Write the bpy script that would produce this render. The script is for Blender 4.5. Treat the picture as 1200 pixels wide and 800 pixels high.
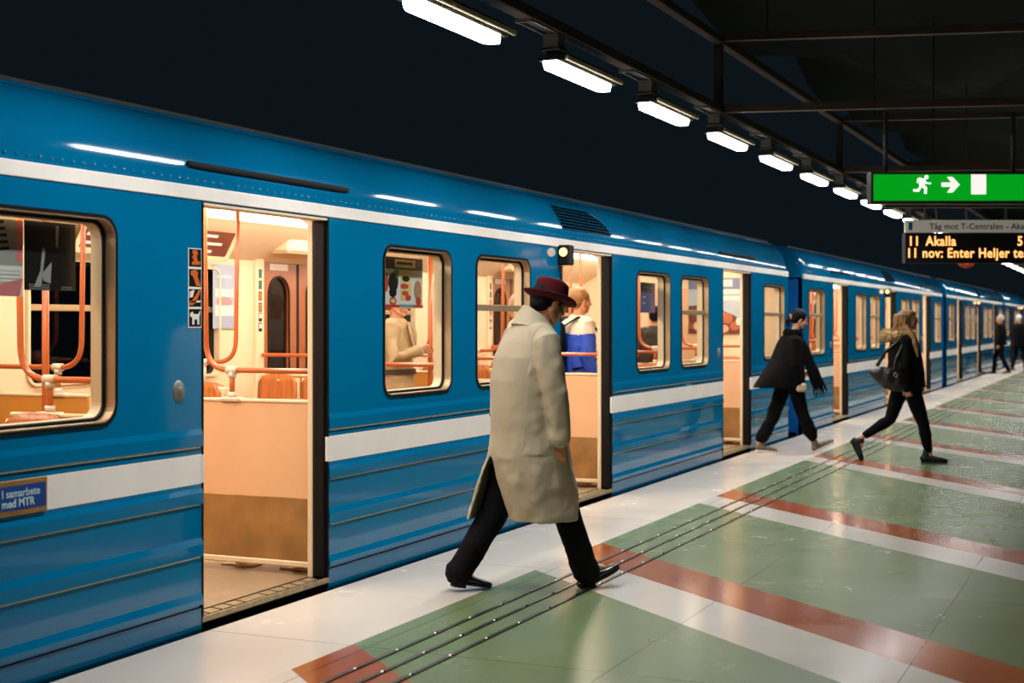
import bpy, bmesh, math, random
from mathutils import Vector, Matrix, noise
R = math.radians
for o in list(bpy.data.objects):
    bpy.data.objects.remove(o)
scene = bpy.context.scene
COL = scene.collection

# ------------------------------------------------------------------ camera, world, exposure
# world axes: X = 0 is the side of the train, +X over the platform, +Y along the train, Z = 0 platform floor
YAW = R(23.88)
cam_d = bpy.data.cameras.new('camera')
cam = bpy.data.objects.new('camera', cam_d)
COL.objects.link(cam)
cam.location = (4.36, 0.0, 1.55)
cam.rotation_euler = (R(90), 0, YAW)
cam_d.sensor_width = 36.0
cam_d.lens = 50.01
cam_d.shift_y = -22.0 / 1200.0
cam_d.clip_end = 300
cam_d.dof.use_dof = True
cam_d.dof.focus_distance = 8.5
cam_d.dof.aperture_fstop = 2.8
scene.camera = cam

LAMP_POWER = 15.0           # glow of the platform diffusers
LAMP_WATTS = 25.0          # downward light of each platform lamp
CAR_POWER = 25.0           # ceiling strips in the cars
world = bpy.data.worlds.new('world')
scene.world = world
world.use_nodes = True
world.node_tree.nodes['Background'].inputs[0].default_value = (0.0036, 0.0069, 0.0100, 1)
world.node_tree.nodes['Background'].inputs[1].default_value = 1.0
vs = scene.view_settings
vs.view_transform = 'Standard'
vs.look = 'None'
vs.exposure = 0.0
vs.gamma = 1.0
vs.use_curve_mapping = False
try:
    scene.cycles.use_denoising = True
    scene.cycles.max_bounces = 8
    scene.cycles.glossy_bounces = 2
    scene.cycles.blur_glossy = 4.0
    scene.cycles.transmission_bounces = 6
    scene.cycles.transparent_max_bounces = 12
    scene.cycles.caustics_reflective = False
    scene.cycles.caustics_refractive = False
    scene.cycles.sample_clamp_indirect = 2.2
    scene.cycles.sample_clamp_direct = 7.0
except Exception:
    pass

# ------------------------------------------------------------------ materials
def lin(h):
    h = h.lstrip('#')
    out = []
    for k in (0, 2, 4):
        v = int(h[k:k + 2], 16) / 255.0
        out.append(v / 12.92 if v <= 0.04045 else ((v + 0.055) / 1.055) ** 2.4)
    return (out[0], out[1], out[2], 1.0)

MATS = {}
def mat(name, color, rough=0.5, metal=0.0, spec=0.5, coat=0.0, coat_rough=0.05, vary=0.08, scale=6.0, bump=0.0,
        bump_scale=60.0, sheen=0.0, rough_vary=0.0, stretch=(1, 1, 1), color2=None, sss=0.0):
    if name in MATS:
        return MATS[name]
    m = bpy.data.materials.new(name)
    m.use_nodes = True
    nt = m.node_tree
    p = nt.nodes['Principled BSDF']
    p.inputs['Roughness'].default_value = rough
    p.inputs['Metallic'].default_value = metal
    p.inputs['Specular IOR Level'].default_value = spec
    p.inputs['Coat Weight'].default_value = coat
    p.inputs['Coat Roughness'].default_value = coat_rough
    if sheen:
        p.inputs['Sheen Weight'].default_value = sheen
        p.inputs['Sheen Roughness'].default_value = 0.4
    if sss:
        p.inputs['Subsurface Weight'].default_value = sss
        p.inputs['Subsurface Radius'].default_value = (0.012, 0.005, 0.003)
        p.inputs['Subsurface Scale'].default_value = 1.0
    tc = nt.nodes.new('ShaderNodeTexCoord')
    mp = nt.nodes.new('ShaderNodeMapping')
    mp.inputs['Scale'].default_value = stretch
    nt.links.new(tc.outputs['Object'], mp.inputs['Vector'])
    c = lin(color) if isinstance(color, str) else color
    n = nt.nodes.new('ShaderNodeTexNoise')
    n.inputs['Scale'].default_value = scale
    n.inputs['Detail'].default_value = 5
    nt.links.new(mp.outputs['Vector'], n.inputs['Vector'])
    mix = nt.nodes.new('ShaderNodeMix')
    mix.data_type = 'RGBA'
    if color2:
        a, b = c, lin(color2)
    else:
        a = tuple(max(0, x * (1 - vary)) for x in c[:3]) + (1,)
        b = tuple(min(1, x * (1 + vary)) for x in c[:3]) + (1,)
    mix.inputs[6].default_value = a
    mix.inputs[7].default_value = b
    rmp = nt.nodes.new('ShaderNodeMapRange')
    rmp.inputs[1].default_value = 0.3
    rmp.inputs[2].default_value = 0.7
    nt.links.new(n.outputs['Fac'], rmp.inputs[0])
    nt.links.new(rmp.outputs[0], mix.inputs[0])
    nt.links.new(mix.outputs[2], p.inputs['Base Color'])
    if rough_vary:
        rr = nt.nodes.new('ShaderNodeMapRange')
        rr.inputs[1].default_value = 0.3
        rr.inputs[2].default_value = 0.7
        rr.inputs[3].default_value = max(0.01, rough - rough_vary)
        rr.inputs[4].default_value = rough + rough_vary
        nt.links.new(n.outputs['Fac'], rr.inputs[0])
        nt.links.new(rr.outputs[0], p.inputs['Roughness'])
    if bump:
        n2 = nt.nodes.new('ShaderNodeTexNoise')
        n2.inputs['Scale'].default_value = bump_scale
        n2.inputs['Detail'].default_value = 3
        nt.links.new(mp.outputs['Vector'], n2.inputs['Vector'])
        b2 = nt.nodes.new('ShaderNodeBump')
        b2.inputs['Strength'].default_value = bump
        b2.inputs['Distance'].default_value = 0.01
        nt.links.new(n2.outputs['Fac'], b2.inputs['Height'])
        nt.links.new(b2.outputs['Normal'], p.inputs['Normal'])
    MATS[name] = m
    return m

def emit(name, color, strength):
    if name in MATS:
        return MATS[name]
    m = bpy.data.materials.new(name)
    m.use_nodes = True
    nt = m.node_tree
    p = nt.nodes['Principled BSDF']
    c = lin(color) if isinstance(color, str) else color
    p.inputs['Base Color'].default_value = c
    p.inputs['Roughness'].default_value = 0.5
    p.inputs['Emission Color'].default_value = c
    p.inputs['Emission Strength'].default_value = strength
    MATS[name] = m
    return m

def glass_mat(name, tint=(0.93, 0.95, 0.95, 1)):
    m = bpy.data.materials.new(name)
    m.use_nodes = True
    nt = m.node_tree
    nt.nodes.remove(nt.nodes['Principled BSDF'])
    out = nt.nodes['Material Output']
    t = nt.nodes.new('ShaderNodeBsdfTransparent')
    t.inputs[0].default_value = tint
    g = nt.nodes.new('ShaderNodeBsdfGlossy')
    g.inputs['Roughness'].default_value = 0.02
    lw = nt.nodes.new('ShaderNodeLayerWeight')
    lw.inputs[0].default_value = 0.5
    f = nt.nodes.new('ShaderNodeMath'); f.operation = 'POWER'; f.inputs[1].default_value = 4.0
    nt.links.new(lw.outputs['Facing'], f.inputs[0])
    f2 = nt.nodes.new('ShaderNodeMath'); f2.operation = 'MULTIPLY_ADD'; f2.inputs[1].default_value = 0.45; f2.inputs[2].default_value = 0.025
    nt.links.new(f.outputs[0], f2.inputs[0])
    mx = nt.nodes.new('ShaderNodeMixShader')
    nt.links.new(f2.outputs[0], mx.inputs[0])
    nt.links.new(t.outputs[0], mx.inputs[1])
    nt.links.new(g.outputs[0], mx.inputs[2])
    nt.links.new(mx.outputs[0], out.inputs[0])
    MATS[name] = m
    return m

M = {
    'blue': mat('train_blue_paint', '#006E9E', 0.05, spec=0.36, coat=0.4, coat_rough=0.10, vary=0.04, scale=1.2, rough_vary=0.012),
    'bluedark': mat('train_blue_end', '#0A62B0', 0.35, coat=0.3, vary=0.05),
    'stripe': mat('train_cream_stripe', '#FAF4EC', 0.35, vary=0.05, scale=3),
    'roofgrey': mat('train_roof_grey', '#4A4E48', 0.6, vary=0.1),
    'black': mat('black_rubber', '#050506', 0.6, spec=0.2, vary=0.1),
    'under': mat('underframe_black', '#0B0D0E', 0.8),
    'alu': mat('window_aluminium', '#B39A78', 0.4, metal=0.45, vary=0.1),
    'steel': mat('steel', '#B8B4AC', 0.25, metal=1.0, vary=0.08),
    'darksteel': mat('dark_steel', '#55534C', 0.35, metal=0.9, vary=0.1),
    'cream': mat('cream_laminate', '#E9D3B0', 0.45, vary=0.03, scale=2),
    'orange_panel': mat('orange_laminate', '#E2B48A', 0.42, vary=0.04, scale=2.5),
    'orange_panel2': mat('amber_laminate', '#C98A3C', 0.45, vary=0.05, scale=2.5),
    'kick': mat('worn_kick_plate', '#A07A4A', 0.42, metal=0.35, vary=0.22, scale=5),
    'pole': mat('orange_pole', '#B85E2C', 0.3, coat=0.3, vary=0.08, scale=4),
    'clamp': mat('pole_clamp', '#E6D8C4', 0.35, metal=0.2),
    'wood': mat('plywood_seat', '#AA622C', 0.38, coat=0.1, vary=0.3, scale=5, stretch=(6, 6, 0.5)),
    'doorwood': mat('brown_door', '#8C4E28', 0.35, coat=0.3, vary=0.12, scale=4, stretch=(5, 5, 0.6)),
    'carfloor': mat('car_floor', '#938066', 0.4, vary=0.08, scale=10),
    'sill': mat('sill_plate', '#A89A7C', 0.4, metal=0.6, vary=0.2, scale=20),
    'sign_grey': mat('sign_frame_grey', '#4C4B45', 0.45, vary=0.08),
    'beam': mat('brown_beam', '#483A30', 0.6, vary=0.15),
    'housing': mat('lamp_housing', '#EADFBE', 0.5, vary=0.06),
    'bracket': mat('lamp_bracket', '#7D7C70', 0.5, metal=0.3, vary=0.1),
    'rock': mat('cave_rock', '#171F22', 0.9, vary=0.35, scale=0.7, bump=0.8, bump_scale=2.5),
    'tunnel': mat('tunnel_wall', '#22292B', 0.95, vary=0.2, scale=0.7),
    'skin': mat('skin', '#CE9068', 0.45, vary=0.06, scale=18, sss=0.15, spec=0.4),
    'skin_pale': mat('skin_pale', '#D0987A', 0.45, vary=0.05, scale=18, sss=0.15, spec=0.4),
    'coat': mat('trench_fabric', '#B3A68D', 0.85, spec=0.2, vary=0.06, scale=5, bump=0.12, bump_scale=400, sheen=0.15),
    'darkcloth': mat('black_cloth', '#060709', 0.9, spec=0.12, vary=0.2, scale=8, bump=0.15, bump_scale=200),
    'trousers': mat('charcoal_trousers', '#0B0A0E', 0.9, spec=0.15, vary=0.15, scale=8, bump=0.1, bump_scale=200),
    'leather': mat('black_leather', '#141313', 0.28, vary=0.15, scale=12, coat=0.3),
    'hat': mat('burgundy_felt', '#4A0D18', 0.9, spec=0.2, vary=0.1, scale=20, sheen=0.04, bump=0.1, bump_scale=300),
    'hatband': mat('hat_ribbon', '#1C0C12', 0.5),
    'hair_black': mat('black_hair', '#0B0807', 0.5, spec=0.15, vary=0.4, scale=10, stretch=(8, 8, 1), bump=0.5, bump_scale=50),
    'hair_brown': mat('light_brown_hair', '#8A6238', 0.5, vary=0.45, scale=10, stretch=(8, 8, 1), bump=0.6, bump_scale=50),
    'fur': mat('beige_fur', '#B79A68', 0.8, vary=0.3, scale=30),
    'beige': mat('passenger_coat', '#B59C78', 0.8, vary=0.1, scale=6, bump=0.1, bump_scale=200),
    'white': mat('white_paint', '#E8E4DC', 0.5, vary=0.03),
    'jblue': mat('jacket_blue', '#0C3FB4', 0.7, vary=0.1),
    'jwhite': mat('jacket_white', '#D8CCBE', 0.7, vary=0.06),
    'shoe_tan': mat('tan_shoe', '#4A3B28', 0.55, vary=0.5, scale=35, color2='#86735A'),
    'bag_leather': mat('bag_leather', '#121010', 0.5, vary=0.2, scale=12),
    'gap_shade': mat('vent_gap_shade', '#030405', 0.9, spec=0.05),  # shade of the deep vent gaps, put into a near-black colour
    'rib_strip': mat('pale_rib_strip', '#B9B69C', 0.3, metal=0.4, vary=0.15, scale=30),
    'sneaker': mat('black_sneaker', '#101113', 0.6, vary=0.1),
    'glass': glass_mat('window_glass'),
    'farglass': glass_mat('far_window_glass', (0.55, 0.55, 0.55, 1)),
    'lamp': emit('lamp_diffuser', (1.0, 0.98, 0.96, 1), LAMP_POWER),
    'carlamp': emit('car_ceiling_lamp', (1.0, 0.87, 0.71, 1), CAR_POWER),
    'exit_green': emit('exit_green', (0.0, 0.26, 0.008, 1), 1.25),
    'exit_white': emit('exit_white', (1.0, 0.93, 0.88, 1), 0.95),
    'led': emit('led_orange', (1.0, 0.42, 0.12, 1), 2.0),
    'signal': emit('signal_lamp', (1.0, 0.55, 0.18, 1), 3.0),
}

for _k in ('exit_green', 'exit_white', 'led', 'signal'):      # too faint to be worth sampling as lamps
    M[_k].cycles.emission_sampling = 'NONE'

# ------------------------------------------------------------------ mesh helpers
class MB:
    def __init__(s):
        s.v = []; s.f = []; s.mi = []; s.sm = []
    def add(s, vs_, fs, m=0, smooth=False):
        b = len(s.v)
        s.v += [tuple(v) for v in vs_]
        for f in fs:
            s.f.append(tuple(i + b for i in f)); s.mi.append(m); s.sm.append(smooth)
    def box(s, x0, x1, y0, y1, z0, z1, m=0, bev=0.0):
        if x0 > x1: x0, x1 = x1, x0
        if y0 > y1: y0, y1 = y1, y0
        if z0 > z1: z0, z1 = z1, z0
        if bev <= 0:
            vs_ = [(x, y, z) for z in (z0, z1) for y in (y0, y1) for x in (x0, x1)]
            s.add(vs_, [(0, 2, 3, 1), (4, 5, 7, 6), (0, 1, 5, 4), (2, 6, 7, 3), (0, 4, 6, 2), (1, 3, 7, 5)], m)
        else:
            b = min(bev, (x1 - x0) / 2.01, (y1 - y0) / 2.01, (z1 - z0) / 2.01)
            ring = lambda bx: [(x0 + bx, y0), (x1 - bx, y0), (x1, y0 + bx), (x1, y1 - bx), (x1 - bx, y1), (x0 + bx, y1), (x0, y1 - bx), (x0, y0 + bx)]
            def inset(d):
                return [(min(max(x, x0 + d), x1 - d), min(max(y, y0 + d), y1 - d)) for x, y in ring(b)]
            vs_ = [(x, y, z0) for x, y in inset(b)] + [(x, y, z0 + b) for x, y in ring(b)] + [(x, y, z1 - b) for x, y in ring(b)] + [(x, y, z1) for x, y in inset(b)]
            fs = [tuple(range(7, -1, -1)), tuple(range(24, 32))]
            for k in range(3):
                for i in range(8):
                    j = (i + 1) % 8
                    fs.append((k * 8 + i, k * 8 + j, k * 8 + 8 + j, k * 8 + 8 + i))
            s.add(vs_, fs, m)
    def xbox(s, mtx, hx, hy, hz, m=0):
        vs_ = [mtx @ Vector((x, y, z)) for z in (-hz, hz) for y in (-hy, hy) for x in (-hx, hx)]
        s.add(vs_, [(0, 2, 3, 1), (4, 5, 7, 6), (0, 1, 5, 4), (2, 6, 7, 3), (0, 4, 6, 2), (1, 3, 7, 5)], m)
    def beam(s, a, b, w, h, m=0):
        a, b = Vector(a), Vector(b)
        d = (b - a); L = d.length
        mt = Matrix.Translation((a + b) / 2) @ d.to_track_quat('X', 'Z').to_matrix().to_4x4()
        s.xbox(mt, L / 2, w / 2, h / 2, m)
    def loft(s, pts, radii, seg=12, m=0, up=None, cap=True, smooth=True):
        """tube through pts; radii = r or (r_side, r_up) per point; rounded ends"""
        pts = [Vector(p) for p in pts]
        n = len(pts)
        rr = []
        for r in (radii if isinstance(radii, (list, tuple)) and len(radii) == n and not (n == 2 and isinstance(radii, tuple)) else [radii] * n):
            rr.append((r, r) if not isinstance(r, (list, tuple)) else tuple(r))
        T = []
        for i in range(n):
            a = pts[max(0, i - 1)]; b = pts[min(n - 1, i + 1)]
            d = b - a
            if 0 < i < n - 1:
                d = (pts[i] - pts[i - 1]).normalized() + (pts[i + 1] - pts[i]).normalized()
            T.append(d.normalized() if d.length > 1e-9 else Vector((0, 0, 1)))
        ref = Vector(up) if up is not None else (Vector((0, 0, 1)) if abs(T[0].z) < 0.9 else Vector((1, 0, 0)))
        rings = []
        u_prev = None
        for i in range(n):
            t = T[i]
            base = ref if (up is not None or u_prev is None) else u_prev
            u = base - t * base.dot(t)
            if u.length < 1e-6:
                u = Vector((1, 0, 0)) - t * t.x
            u.normalize()
            u_prev = u
            sd = t.cross(u)
            rings.append((pts[i], sd, u, rr[i], t))
        full = []
        if cap:
            p, sd, u, r, t = rings[0]
            e = min(r) 
            for k in (0.35, 0.8):
                full.append((p - t * e * math.sqrt(max(0, 1 - k * k)) * 0.9, sd, u, (r[0] * k, r[1] * k), t))
        full += rings
        if cap:
            p, sd, u, r, t = rings[-1]
            e = min(r)
            for k in (0.8, 0.35):
                full.append((p + t * e * math.sqrt(max(0, 1 - k * k)) * 0.9, sd, u, (r[0] * k, r[1] * k), t))
        vs_ = []
        for p, sd, u, r, t in full:
            for k in range(seg):
                a = 2 * math.pi * k / seg
                vs_.append(p + sd * (r[0] * math.cos(a)) + u * (r[1] * math.sin(a)))
        fs = []
        for i in range(len(full) - 1):
            for k in range(seg):
                j = (k + 1) % seg
                fs.append((i * seg + k, i * seg + j, (i + 1) * seg + j, (i + 1) * seg + k))
        fs.append(tuple(range(seg - 1, -1, -1)))
        fs.append(tuple(range((len(full) - 1) * seg, len(full) * seg)))
        s.add(vs_, fs, m, smooth)
    def ell(s, c, r, m=0, rot=None, seg=16, rings=10):
        c = Vector(c)
        vs_ = []; fs = []
        for i in range(rings + 1):
            ph = math.pi * (i + 0.001) / (rings + 0.002)
            for k in range(seg):
                a = 2 * math.pi * k / seg
                p = Vector((r[0] * math.sin(ph) * math.cos(a), r[1] * math.sin(ph) * math.sin(a), r[2] * math.cos(ph)))
                if rot is not None:
                    p = rot @ p
                vs_.append(c + p)
        for i in range(rings):
            for k in range(seg):
                j = (k + 1) % seg
                fs.append((i * seg + k, (i + 1) * seg + k, (i + 1) * seg + j, i * seg + j))
        s.add(vs_, fs, m, True)
    def extrude_y(s, prof, y0, y1, m=0, smooth=False, closed=True, mats=None):
        """closed XZ profile (counter-clockwise seen from -Y or not) extruded from y0 to y1, capped"""
        n = len(prof)
        vs_ = [(x, y0, z) for x, z in prof] + [(x, y1, z) for x, z in prof]
        for i in range(n if closed else n - 1):
            j = (i + 1) % n
            s.add([vs_[i], vs_[j], vs_[n + j], vs_[n + i]], [(0, 1, 2, 3)], mats[i] if mats else m, smooth)
        if closed:
            s.add(vs_, [tuple(range(n - 1, -1, -1)), tuple(range(n, 2 * n))], m)
    def prism(s, poly, mtx, depth, m=0):
        """2D polygon (x,y) placed by mtx, thickness depth along local +z"""
        n = len(poly)
        vs_ = [mtx @ Vector((x, y, 0)) for x, y in poly] + [mtx @ Vector((x, y, depth)) for x, y in poly]
        fs = [tuple(range(n - 1, -1, -1)), tuple(range(n, 2 * n))]
        for i in range(n):
            j = (i + 1) % n
            fs.append((i, j, n + j, n + i))
        s.add(vs_, fs, m)
    def mesh(s, name, mats, recalc=True, weld=False):
        me = bpy.data.meshes.new(name)
        me.from_pydata(s.v, [], s.f)
        for mm in (mats if isinstance(mats, (list, tuple)) else [mats]):
            me.materials.append(mm)
        me.polygons.foreach_set('material_index', s.mi)
        me.polygons.foreach_set('use_smooth', s.sm)
        if recalc or weld:
            bm = bmesh.new(); bm.from_mesh(me)
            if weld:
                bmesh.ops.remove_doubles(bm, verts=bm.verts, dist=1e-5)
            bmesh.ops.recalc_face_normals(bm, faces=bm.faces)
            bm.to_mesh(me); bm.free()
        me.update()
        return me
    def build(s, name, mats, parent=None, recalc=True, weld=False):
        return link(name, s.mesh(name, mats, recalc, weld), parent)

def link(name, me, parent=None, loc=None):
    o = bpy.data.objects.new(name, me)
    COL.objects.link(o)
    if parent is not None:
        o.parent = parent
    if loc is not None:
        o.location = loc
    return o

def empty(name, loc=(0, 0, 0), rz=0.0):
    o = bpy.data.objects.new(name, None)
    COL.objects.link(o)
    o.location = loc
    o.rotation_euler = (0, 0, rz)
    o.empty_display_size = 0.2
    return o

def tag(o, label, cat, group=None):
    o['label'] = label; o['category'] = cat
    if group: o['group'] = group
    return o

def struct(o):
    o['kind'] = 'structure'
    return o

CHILD = {}
def copy_tree(o, parent=None, kids=None):
    c = o.copy(); COL.objects.link(c)
    if parent is not None:
        c.parent = parent
    for ch in kids[o.name] if kids and o.name in kids else []:
        copy_tree(ch, c, kids)
    return c

def kid_map():
    d = {}
    for o in bpy.data.objects:
        if o.parent: d.setdefault(o.parent.name, []).append(o)
    return d

def rrect(x0, x1, y0, y1, r, n=6):
    pts = []
    for cx, cy, a0 in ((x1 - r, y1 - r, 0), (x0 + r, y1 - r, 90), (x0 + r, y0 + r, 180), (x1 - r, y0 + r, 270)):
        for k in range(n + 1):
            a = R(a0 + 90.0 * k / n)
            pts.append((cx + r * math.cos(a), cy + r * math.sin(a)))
    return pts

def flat_with_holes(outer, holes, thick):
    """2D outline with holes -> solid sheet mesh, local XY, thickness centred on z = 0"""
    cu = bpy.data.curves.new('tmp', 'CURVE')
    cu.dimensions = '2D'; cu.fill_mode = 'BOTH'; cu.extrude = thick / 2
    for pl in [outer] + holes:
        sp = cu.splines.new('POLY')
        sp.points.add(len(pl) - 1)
        for p, (x, y) in zip(sp.points, pl):
            p.co = (x, y, 0, 1)
        sp.use_cyclic_u = True
    o = bpy.data.objects.new('tmp', cu)
    COL.objects.link(o)
    dg = bpy.context.evaluated_depsgraph_get()
    me = bpy.data.meshes.new_from_object(o.evaluated_get(dg))
    bpy.data.objects.remove(o); bpy.data.curves.remove(cu)
    me.materials.clear()
    return me

YZ = Matrix(((0, 0, 1, 0), (1, 0, 0, 0), (0, 1, 0, 0), (0, 0, 0, 1)))   # local x->Y, y->Z, z->X

def text_mesh(txt, size, mtx, thick=0.002, align='LEFT', bold=0.0, spacing=1.0):
    cu = bpy.data.curves.new('tmp', 'FONT')
    cu.body = txt; cu.size = size; cu.extrude = thick; cu.align_x = align; cu.offset = bold; cu.space_character = spacing
    cu.resolution_u = 3
    o = bpy.data.objects.new('tmp', cu)
    COL.objects.link(o)
    dg = bpy.context.evaluated_depsgraph_get()
    me = bpy.data.meshes.new_from_object(o.evaluated_get(dg))
    bpy.data.objects.remove(o); bpy.data.curves.remove(cu)
    me.materials.clear()
    me.transform(mtx)
    return me

def ring_frame(outer, inner, depth, mtx, m=0, mbx=None):
    """frame between two outlines with the same number of points"""
    n = len(outer)
    vs_ = [mtx @ Vector((x, y, z)) for z in (0, depth) for pl in (outer, inner) for x, y in pl]
    fs = []
    for i in range(n):
        j = (i + 1) % n
        o0, o1, i0, i1 = i, j, n + i, n + j
        O0, O1, I0, I1 = 2 * n + i, 2 * n + j, 3 * n + i, 3 * n + j
        fs += [(o0, i0, i1, o1), (O0, O1, I1, I0), (o0, o1, O1, O0), (i0, I0, I1, i1)]
    mbx.add(vs_, fs, m)

def fuse(mb, voxel=0.005, smooth=3, factor=0.5, deci=1.0):
    """overlapping closed pieces -> one continuous surface"""
    me = mb.mesh('tmp', [], recalc=True)
    o = link('tmp', me)
    md = o.modifiers.new('r', 'REMESH'); md.mode = 'VOXEL'; md.voxel_size = voxel; md.adaptivity = 0.0
    if smooth:
        sm = o.modifiers.new('s', 'SMOOTH'); sm.factor = factor; sm.iterations = smooth
    if deci < 1:
        dc = o.modifiers.new('d', 'DECIMATE'); dc.ratio = deci
    dg = bpy.context.evaluated_depsgraph_get()
    out = bpy.data.meshes.new_from_object(o.evaluated_get(dg))
    bpy.data.objects.remove(o); bpy.data.meshes.remove(me)
    out.materials.clear()
    for p in out.polygons: p.use_smooth = True
    return out

def wrinkle(me, amp, scale, stretch=(1, 1, 1), seed=0.0, fn=None):
    """push vertices along their normals by smooth noise (cloth folds, hair)"""
    me.update()
    nv = [v.normal.copy() for v in me.vertices]
    for v, n in zip(me.vertices, nv):
        p = v.co
        q = Vector((p.x * stretch[0] * scale + seed, p.y * stretch[1] * scale, p.z * stretch[2] * scale))
        k = noise.fractal(q, 1.0, 2.0, 2)
        a = amp * (fn(p) if fn else 1.0)
        v.co = p + n * (a * k)
    me.update()
    return me

def finish(name, me, mats, parent=None):
    me.materials.clear()
    for mm in (mats if isinstance(mats, (list, tuple)) else [mats]):
        me.materials.append(mm)
    me.name = name
    return link(name, me, parent)
# ================================================================== PLATFORM, CAVE
def stone(name, color, color2, rough, spec=0.5):
    """polished terrazzo with thin joints on a 1.2 x 2.35 m grid"""
    m = bpy.data.materials.new(name); m.use_nodes = True
    nt = m.node_tree; p = nt.nodes['Principled BSDF']
    tc = nt.nodes.new('ShaderNodeTexCoord')
    n1 = nt.nodes.new('ShaderNodeTexNoise'); n1.inputs['Scale'].default_value = 90; n1.inputs['Detail'].default_value = 6
    n2 = nt.nodes.new('ShaderNodeTexNoise'); n2.inputs['Scale'].default_value = 1.1; n2.inputs['Detail'].default_value = 6
    nt.links.new(tc.outputs['Object'], n1.inputs['Vector']); nt.links.new(tc.outputs['Object'], n2.inputs['Vector'])
    ad = nt.nodes.new('ShaderNodeMath'); ad.operation = 'ADD'
    nt.links.new(n1.outputs['Fac'], ad.inputs[0]); nt.links.new(n2.outputs['Fac'], ad.inputs[1])
    mr = nt.nodes.new('ShaderNodeMapRange'); mr.inputs[1].default_value = 0.7; mr.inputs[2].default_value = 1.3
    nt.links.new(ad.outputs[0], mr.inputs[0])
    mx = nt.nodes.new('ShaderNodeMix'); mx.data_type = 'RGBA'
    mx.inputs[6].default_value = lin(color); mx.inputs[7].default_value = lin(color2)
    nt.links.new(mr.outputs[0], mx.inputs[0])
    sep = nt.nodes.new('ShaderNodeSeparateXYZ'); nt.links.new(tc.outputs['Object'], sep.inputs[0])
    def joint(sock, off, step, half):
        a = nt.nodes.new('ShaderNodeMath'); a.operation = 'SUBTRACT'; a.inputs[1].default_value = off - 0.5 * step
        nt.links.new(sock, a.inputs[0])
        f = nt.nodes.new('ShaderNodeMath'); f.operation = 'FLOORED_MODULO'; f.inputs[1].default_value = step
        nt.links.new(a.outputs[0], f.inputs[0])
        s_ = nt.nodes.new('ShaderNodeMath'); s_.operation = 'SUBTRACT'; s_.inputs[1].default_value = step / 2
        nt.links.new(f.outputs[0], s_.inputs[0])
        b = nt.nodes.new('ShaderNodeMath'); b.operation = 'ABSOLUTE'; nt.links.new(s_.outputs[0], b.inputs[0])
        c_ = nt.nodes.new('ShaderNodeMath'); c_.operation = 'LESS_THAN'; c_.inputs[1].default_value = half
        nt.links.new(b.outputs[0], c_.inputs[0])
        return c_.outputs[0]
    jx = joint(sep.outputs[0], 2.19, 1.21, 0.003)
    jy = joint(sep.outputs[1], 5.94, 2.35, 0.0035)
    mxx = nt.nodes.new('ShaderNodeMath'); mxx.operation = 'MAXIMUM'
    nt.links.new(jx, mxx.inputs[0]); nt.links.new(jy, mxx.inputs[1])
    m2 = nt.nodes.new('ShaderNodeMix'); m2.data_type = 'RGBA'
    m2.inputs[7].default_value = tuple(x * 0.35 for x in lin(color)[:3]) + (1,)
    nt.links.new(mx.outputs[2], m2.inputs[6]); nt.links.new(mxx.outputs[0], m2.inputs[0])
    nt.links.new(m2.outputs[2], p.inputs['Base Color'])
    n3 = nt.nodes.new('ShaderNodeTexNoise'); n3.inputs['Scale'].default_value = 2.2; n3.inputs['Detail'].default_value = 4
    nt.links.new(tc.outputs['Object'], n3.inputs['Vector'])
    rr = nt.nodes.new('ShaderNodeMapRange'); rr.inputs[1].default_value = 0.3; rr.inputs[2].default_value = 0.7
    rr.inputs[3].default_value = rough - 0.03; rr.inputs[4].default_value = rough + 0.03
    nt.links.new(n3.outputs['Fac'], rr.inputs[0]); nt.links.new(rr.outputs[0], p.inputs['Roughness'])
    p.inputs['Specular IOR Level'].default_value = spec
    return m

ST_WHITE = stone('stone_white', '#D4CBBF', '#D7CFC3', 0.25)
ST_BAND = stone('stone_band_white', '#CBC5BB', '#D6D0C6', 0.17)
ST_GREEN = stone('stone_green', '#687B56', '#71835F', 0.25, 0.28)
ST_RED = stone('stone_red', '#9C5028', '#A65C34', 0.16)

XE, XR = 0.06, 11.0
XB = 0.88                                    # white edge strip ends here
# (nearer white edge, white/red edge, red/green edge at X = XB, slope)
BANDS = [(-6.4, -5.8, -5.25, -0.9), (-2.7, -2.1, -1.55, -0.9), (1.0, 1.65, 2.2, -0.9), (4.63, 5.42, 5.97, -0.9),
         (8.22, 8.86, 9.42, -0.89), (11.83, 12.38, 12.90, -0.98), (16.0, 16.5, 17.0, -1.2), (19.2, 19.7, 20.2, -1.2),
         (22.7, 23.2, 23.7, -1.35), (26.6, 27.1, 27.6, -1.5), (30.5, 31.0, 31.5, -1.55)]
y = 34.3
while y < 100:
    BANDS.append((y, y + 0.5, y + 1.0, -1.55)); y += 3.8
fl = MB()
fl.add([(XE, -10, 0), (XB, -10, 0), (XB, 100, 0), (XE, 100, 0)], [(0, 1, 2, 3)], 0)
def yl(y, sl, x):
    return y + sl * (x - XB)
prev = None
for (a, b, c, sl) in BANDS:
    for (u, us, v, vs2, mi) in ([(prev[0], prev[1], a, sl, 1)] if prev else []) + [(a, sl, b, sl, 2), (b, sl, c, sl, 3)]:
        fl.add([(XB, u, 0), (XR, yl(u, us, XR), 0), (XR, yl(v, vs2, XR), 0), (XB, v, 0)], [(0, 1, 2, 3)], mi)
    prev = (c, sl)
# edge face and underside of the slab
fl.add([(XE, -10, 0), (XE, 100, 0), (XE, 100, -1.1), (XE, -10, -1.1)], [(0, 1, 2, 3)], 4)
floor = struct(fl.build('floor', [ST_WHITE, ST_GREEN, ST_BAND, ST_RED, M['under']], recalc=False))
tb = MB(); tb.box(-6.0, XE, -10, 100, -1.3, -1.1)
struct(tb.build('floor_track_bed', M['tunnel']))
w = MB()
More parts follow.
